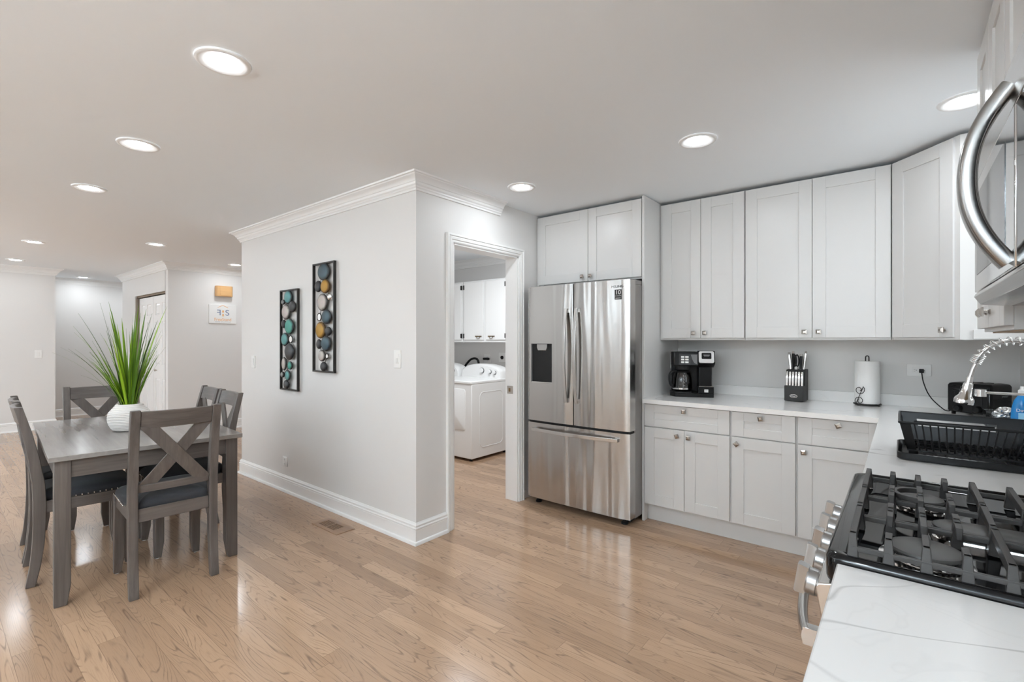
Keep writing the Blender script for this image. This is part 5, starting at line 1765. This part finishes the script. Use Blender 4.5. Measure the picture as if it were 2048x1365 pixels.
add('label_line', MB().box(0.237, 0.255, -0.0032, -0.0027, 0.050, 0.053), pbr('label_grey', (0.4, 0.4, 0.4), 0.5), lq)

t = Thing('coffee_carafe', 'glass coffee carafe with black handle in the coffee maker', 'carafe', (CO[0], CO[1], CO[2]), crz)
cx_, cy_ = 0.078, 0.085
add('glass_bowl', MB().lathe([(0.052, 0.0375), (0.064, 0.042), (0.071, 0.060), (0.071, 0.095), (0.067, 0.140), (0.060, 0.170), (0.053, 0.185), (0.0515, 0.185), (0.0585, 0.170), (0.0655, 0.140), (0.0695, 0.095), (0.0695, 0.060), (0.0625, 0.0435), (0.050, 0.0395)], (cx_, cy_, 0), 36), GLASS, smooth=50)
add('steel_band', MB().lathe([(0.0712, 0.055), (0.0722, 0.055), (0.0722, 0.066), (0.0712, 0.066)], (cx_, cy_, 0), 36), STEELB, smooth=40)
add('lid', MB().lathe([(0.001, 0.184), (0.055, 0.184), (0.057, 0.190), (0.046, 0.200), (0.001, 0.203)], (cx_, cy_, 0), 32), BLACKP, smooth=40)
ha = R(205)
hx, hy = math.cos(ha), math.sin(ha)
hp = [(0.044, 0.192), (0.074, 0.196), (0.098, 0.178), (0.104, 0.140), (0.096, 0.092), (0.073, 0.066)]
add('handle', MB().bar(smooth_path([(cx_ + hx * r_, cy_ + hy * r_, z) for r_, z in hp], 4), 0.022, 0.014, (-hy, hx, 0)), BLACKP, bevel=0.003)
m = MB()
for k in range(9):
    a = R(-82)
    m.join(MB().box(-0.006, 0.004 if k % 2 else 0.0, 0.0, 0.0006, 0.0, 0.002), frame_matrix((cx_ + 0.0715 * math.cos(a) * (1 - 0.0007 * k * k), cy_ + 0.0715 * math.sin(a) * (1 - 0.0007 * k * k), 0.074 + 0.011 * k), (-math.sin(a), math.cos(a), 0), (math.cos(a), math.sin(a), 0), (0, 0, 1)))
add('measure_marking', m, WHITEP)

# ------------------------------------------------------------------ knife block with knives
KO = (-0.652, 3.895, ZC1)
krz = R(-6)
t = Thing('knife_block', 'black knife block with oval badge on the worktop', 'knife block', KO, krz)
KW = 0.120
KBM = pbr('knife_block_black', (0.022, 0.021, 0.020), 0.55)
add('front_block', MB().box(0, KW, 0.0, 0.040, 0.004, 0.112), KBM, bevel=0.003)
add('back_block', MB().prism([(0.042, 0.004), (0.130, 0.004), (0.130, 0.228), (0.048, 0.222)], 'x', 0, KW), KBM, bevel=0.003)
bd_ = add('badge', MB().lathe([(0.001, 0.0), (1.0, 0.0), (1.0, 0.0012), (0.001, 0.0012)], (0, 0, 0), 28).move(frame_matrix((KW / 2, 0.0, 0.040), (0.024, 0, 0), (0, 0, 0.012), (0, -1, 0))), STEELB, label='oval silver badge')
add('badge_face', MB().lathe([(0.001, 0.0), (1.0, 0.0), (1.0, 0.0018), (0.001, 0.0018)], (0, 0, 0), 28).move(frame_matrix((KW / 2, 0.0, 0.040), (0.020, 0, 0), (0, 0, 0.009), (0, -1, 0))), BLACKP, bd_)
t.text('lettering', 'Oster', 0.013, frame_matrix((KW / 2, -0.0022, 0.040), (1, 0, 0), (0, 0, 1), (0, -1, 0)), WHITEP, bd_, local=True, ext=0.0002)
ORD = ['leftmost', 'second from left', 'third from left', 'fourth from left', 'fifth from left', 'rightmost']
kn0 = None
base_M = Matrix.Translation(KO) @ Matrix.Rotation(krz, 4, 'Z')
for k in range(6):
    lab = 'steel steak knife handle, %s of six in the knife block front' % ORD[k]
    if kn0 is None:
        kt = Thing('steak_knife', lab, 'knife', (0, 0, 0))
        kt.add('handle', MB().loft([rrect(-0.0075, 0.0075, -0.006, 0.006, 0.004, 0.0, 3), rrect(-0.0085, 0.0085, -0.007, 0.007, 0.005, 0.05, 3), rrect(-0.0075, 0.0075, -0.006, 0.006, 0.004, 0.094, 3), rrect(-0.0055, 0.0055, -0.004, 0.004, 0.003, 0.098, 3)]), STEELB, local=True, smooth=40)
        kt.add('blade', MB().box(-0.0006, 0.0006, -0.005, 0.006, -0.09, 0.0), STEELB, local=True)
        kn0 = kt.root
        o = kn0
    else:
        o = copy_tree(kn0)
    p = base_M @ Vector((0.0125 + 0.019 * k, 0.020, 0.112))
    o.location = p
    o.rotation_euler = (R(-3), 0, krz)
    tag(o, lab, 'knife', 'steak knives in the knife block')
big = [(0.022, 0.075, 'large kitchen knife with a shiny handle, leftmost at the top of the knife block', -0.10, 0.122, True),
       (0.036, 0.098, 'large kitchen knife behind the leftmost one in the knife block top', -0.04, 0.128, False),
       (0.086, 0.075, 'dark handled kitchen knife at the front right of the knife block top', 0.02, 0.110, False),
       (0.100, 0.098, 'large kitchen knife with steel end cap, rightmost at the back of the knife block', 0.10, 0.130, True)]
for x, y, lab, tilt, ln, shiny in big:
    kt = Thing('kitchen_knife', lab, 'knife', (0, 0, 0), group='large knives in the knife block')
    kt.add('handle', MB().loft([rrect(-0.008, 0.008, -0.011, 0.011, 0.006, 0.0, 3), rrect(-0.009, 0.009, -0.010, 0.010, 0.006, ln * 0.3, 3), rrect(-0.009, 0.009, -0.013, 0.013, 0.006, ln * 0.75, 3), rrect(-0.0085, 0.0085, -0.012, 0.012, 0.006, ln - 0.016, 3)]), STEELP if shiny else BLACKP, local=True, smooth=40)
    kt.add('end_cap', MB().loft([rrect(-0.0088, 0.0088, -0.0122, 0.0122, 0.006, ln - 0.016, 3), rrect(-0.0075, 0.0075, -0.010, 0.010, 0.006, ln, 3)]), STEELB, local=True, smooth=40)
    kt.add('blade', MB().box(-0.0008, 0.0008, -0.010, 0.010, -0.12, 0.0), STEELB, local=True)
    kt.root.location = base_M @ Vector((x, y, 0.226))
    kt.root.rotation_euler = (R(-4), tilt, krz)
kt = Thing('kitchen_shears', 'black handled kitchen shears in the middle of the knife block top', 'scissors', (0, 0, 0))
for s_ in (-1, 1):
    kt.add('grip', MB().tube([(0.008 * s_ + 0.011 * math.cos(2 * PI * q / 20), 0, 0.062 + 0.042 * math.sin(2 * PI * q / 20)) for q in range(20)], 0.0042, 8, loop=True), BLACKP, local=True, smooth=60)
kt.add('blade', MB().box(-0.010, 0.010, -0.0015, 0.0015, -0.10, 0.022), STEELB, local=True)
kt.root.location = base_M @ Vector((0.056, 0.080, 0.226))
kt.root.rotation_euler = (R(-4), 0, krz + R(30))

# ------------------------------------------------------------------ paper towel stand
PX, PY = -0.178, 3.990
t = Thing('paper_towel_holder', 'black scrolled iron paper towel stand on the worktop', 'paper towel holder', (PX, PY, ZC1))
m = MB()
m.tube([(PX + 0.074 * math.cos(2 * PI * q / 28), PY + 0.074 * math.sin(2 * PI * q / 28), ZC1 + 0.010) for q in range(28)], 0.0042, 8, loop=True)
m.tube([(PX + 0.045 * math.cos(2 * PI * q / 28), PY + 0.045 * math.sin(2 * PI * q / 28), ZC1 + 0.010) for q in range(28)], 0.003, 8, loop=True)
for a in (-35, 55, 145, 235):
    ca, sa = math.cos(R(a)), math.sin(R(a))
    m.tube([(PX, PY, ZC1 + 0.010), (PX + 0.074 * ca, PY + 0.074 * sa, ZC1 + 0.010)], 0.0035, 8)
    m.ellipsoid((PX + 0.079 * ca, PY + 0.079 * sa, ZC1 + 0.0065), 0.0065, 0.0065, 0.0065, 10, 8)
t.add('base_ring', m, IRONB, smooth=60)
m = MB()
m.tube([(PX - 0.009, PY, ZC1 + 0.010), (PX - 0.009, PY, ZC1 + 0.318)] + [(PX - 0.009 * math.cos(PI * q / 8), PY, ZC1 + 0.318 + 0.012 * math.sin(PI * q / 8)) for q in range(1, 8)] + [(PX + 0.009, PY, ZC1 + 0.318), (PX + 0.009, PY, ZC1 + 0.010)], 0.0035, 8)
t.add('spindle', m, IRONB, smooth=60)
# S scroll that leans on the outside of the roll, towards the room
vd = Vector((-0.42, -0.907, 0)); sd = Vector((0.907, -0.42, 0))
o_ = Vector((PX, PY, ZC1)) + vd * 0.0785 - sd * 0.006
sc = []
for q in range(30):
    a = -PI * 0.45 + q / 29 * PI * 2.6
    r_ = 0.007 + 0.026 * (q / 29)
    sc.append(o_ + sd * (r_ * math.cos(a + 0.3)) + Vector((0, 0, 0.106 + r_ * math.sin(a + 0.3))))
lowc = []
for q in range(30):
    a = -PI * 0.45 + q / 29 * PI * 2.6
    r_ = 0.007 + 0.022 * (q / 29)
    lowc.append(o_ - sd * (r_ * math.cos(a + 0.3)) + Vector((0, 0, 0.034 - r_ * math.sin(a + 0.3))))
S_ = sc + lowc[::-1]
t.add('scroll', MB().tube(S_, 0.0022, 8), IRONB, smooth=60)
t = Thing('paper_towel_roll', 'white paper towel roll standing on the iron stand', 'paper towels', (PX, PY, ZC1 + 0.0145))
t.add('roll', MB().lathe([(0.020, 0.0), (0.068, 0.0), (0.0695, 0.003), (0.0695, 0.277), (0.068, 0.280), (0.020, 0.280)], (PX, PY, ZC1 + 0.0145), 48), PAPER, smooth=40)

# ------------------------------------------------------------------ laundry room
DX0, DX1, DY0, DY1, DH = -4.361, -3.673, 3.822, 4.50, 0.888


def machine(name, label, cat, x0, dryer):
    t = Thing(name, label, cat, (x0 + 0.344, 4.16, 0))
    x1 = x0 + 0.688
    t.add('cabinet', MB().box(x0, x1, DY0 + 0.008, DY1, 0.03, 0.858), WHITEA, bevel=0.008, segs=3)
    t.add('top', MB().box(x0 - 0.002, x1 + 0.002, DY0, DY1, 0.858, DH), WHITEA, bevel=0.007, segs=3)
    for xx in (x0 + 0.05, x1 - 0.05):
        for yy in (DY0 + 0.05, DY1 - 0.05):
            t.add('foot', MB().lathe([(0.001, 0), (0.020, 0), (0.018, 0.012), (0.010, 0.014), (0.010, 0.035), (0.001, 0.035)], (xx, yy, 0), 14), BLACKP)
    # console: arched back panel
    xc = (x0 + x1) / 2
    def arch(y, h0, inset):
        out = []
        for k in range(17):
            a = PI * k / 16
            out.append((xc + (0.338 - inset) * math.cos(a) * (1.0 if abs(math.cos(a)) < 0.98 else 1), y, DH + h0 * (math.sin(a) ** 0.55 if math.sin(a) > 1e-6 else 0.0)))
        return out
    cs = t.add('console', MB().loft([arch(4.34, 0.148, 0.02), arch(4.36, 0.166, 0.006), arch(4.40, 0.170, 0.0), arch(DY1, 0.165, 0.0)]), WHITEA, smooth=40)
    for xx, r_, zz in ((xc + 0.03, 0.027, 0.088), (xc + 0.16, 0.020, 0.078), (xc + 0.235, 0.019, 0.070)):
        kb = t.add('knob', MB().lathe([(0.001, -0.030), (r_ * 0.9, -0.030), (r_, -0.026), (r_ * 1.05, 0.0), (0.001, 0.0)], (xx, 4.342, DH + zz), 24, 'y'), WHITEA, cs, smooth=40)
        t.add('knob_ring', MB().lathe([(r_ * 0.9, -0.005), (r_ * 1.28, -0.005), (r_ * 1.3, 0.0), (r_ * 0.9, 0.0)], (xx + 0.003, 4.342, DH + zz - 0.002), 24, 'y'), pbr('knob_ring_dark', (0.12, 0.12, 0.12), 0.3, metal=0.5), kb, smooth=40)
    if dryer:
        rings = [[(x, DY0 + 0.008 - d, z) for x, z, _ in rrect(x0 + 0.10 + q, x1 - 0.095 - q, 0.335 + q, 0.800 - q, 0.03, 0)] for d, q in ((-0.002, 0.0), (0.004, 0.001), (0.006, 0.004))]
        dd = t.add('door', MB().loft(rings), WHITEA, smooth=40)
    else:
        t.add('lid', MB().box(x0 + 0.06, x1 - 0.06, DY0 + 0.05, 4.30, DH, DH + 0.018), WHITEA, bevel=0.006)
    pn = MB()
    pn.tube([(x1 + 0.0002, p[0], p[1]) for p in [(q[0], q[1]) for q in rrect(DY0 + 0.14, DY1 - 0.14, 0.14, 0.76, 0.06, 0)]], 0.003, 6, loop=True)
    t.add('side_emboss', pn, WHITEA, smooth=60)
    return t


machine('clothes_dryer', 'white front door dryer nearest the laundry doorway', 'dryer', DX0, True)
wm = machine('washing_machine', 'white top load washer with a thick black hose, left of the dryer', 'washer', DX0 - 0.705, False)

YLC = 4.425
def laundry_cab(label, x0, x1, doors):
    t = Thing('laundry_cabinet', label, 'cabinet', ((x0 + x1) / 2, 4.6, 1.322), group='laundry wall cabinets')
    t.add('carcass', MB().box(x0, x1, YLC, YL - 0.002, 1.322, 2.095), WHITEA)
    for a, b_, hinge in doors:
        d = t.add('door', MB().box(a, b_, YLC - 0.018, YLC, 1.350, 2.075), TRIM, bevel=0.005)
        kx = b_ - 0.075 if hinge == 'l' else a + 0.095
        m = MB()
        m.tube([(kx - 0.045, YLC - 0.026, 1.395), (kx + 0.045, YLC - 0.026, 1.395)], 0.0045, 8)
        for q in (-0.047, -0.018, 0.018, 0.047): m.ellipsoid((kx + q, YLC - 0.026, 1.395), 0.007, 0.007, 0.007, 10, 8)
        m.tube([(kx - 0.030 * math.cos(PI * q / 12), YLC - 0.030, 1.392 - 0.028 * math.sin(PI * q / 12)) for q in range(13)], 0.003, 8)
        m.box(kx - 0.020, kx - 0.016, YLC - 0.026, YLC - 0.017, 1.391, 1.399); m.box(kx + 0.016, kx + 0.020, YLC - 0.026, YLC - 0.017, 1.391, 1.399)
        t.add('pull', m, BRONZE, d, smooth=50, label='bronze bail pull')
        hxx = b_ if hinge == 'r' else a
        for zz in (1.400, 2.02):
            t.add('hinge', MB().box(hxx - 0.010, hxx + 0.010, YLC - 0.022, YLC - 0.001, zz - 0.028, zz + 0.028), IRONB, d, bevel=0.002)
    return t


laundry_cab('white laundry cabinet with two slab doors and bronze pulls, above the dryer', -4.385, -3.648, [(-4.365, -4.030, 'l'), (-3.985, -3.672, 'r')])
laundry_cab('white laundry cabinet above the washer, cut off by the door casing', -5.08, -4.393, [(-5.06, -4.745, 'l'), (-4.72, -4.415, 'r')])

plate_thing('dryer_outlet', 'white plate with a round black socket on the laundry wall', 'outlet', frame_matrix((-4.005, YL - 0.0005, 1.122), (1, 0, 0), (0, 0, 1), (0, -1, 0)), 0.118, 0.125, 'dryer')
t = plate_thing('wall_outlet', 'white outlet behind the dryer console with black plugs', 'outlet', frame_matrix((-4.262, YL - 0.0005, 1.100), (1, 0, 0), (0, 0, 1), (0, -1, 0)), 0.115, 0.115, 'outlet')
m = MB().box(-4.31, -4.215, YL - 0.050, YL - 0.009, 1.085, 1.115)
pg = t.add('plug', m, BLACKP, bevel=0.01)
hose_p = smooth_path([(-4.60, 4.62, 0.94), (-4.54, 4.63, 1.02), (-4.47, 4.64, 1.085), (-4.40, 4.645, 1.105), (-4.345, 4.645, 1.085), (-4.325, 4.648, 1.02), (-4.32, 4.65, 0.90)], 6)
wm.add('drain_hose', MB().tube(hose_p, 0.015, 12), BLACKP, smooth=60, label='thick black hose arching up behind the console')
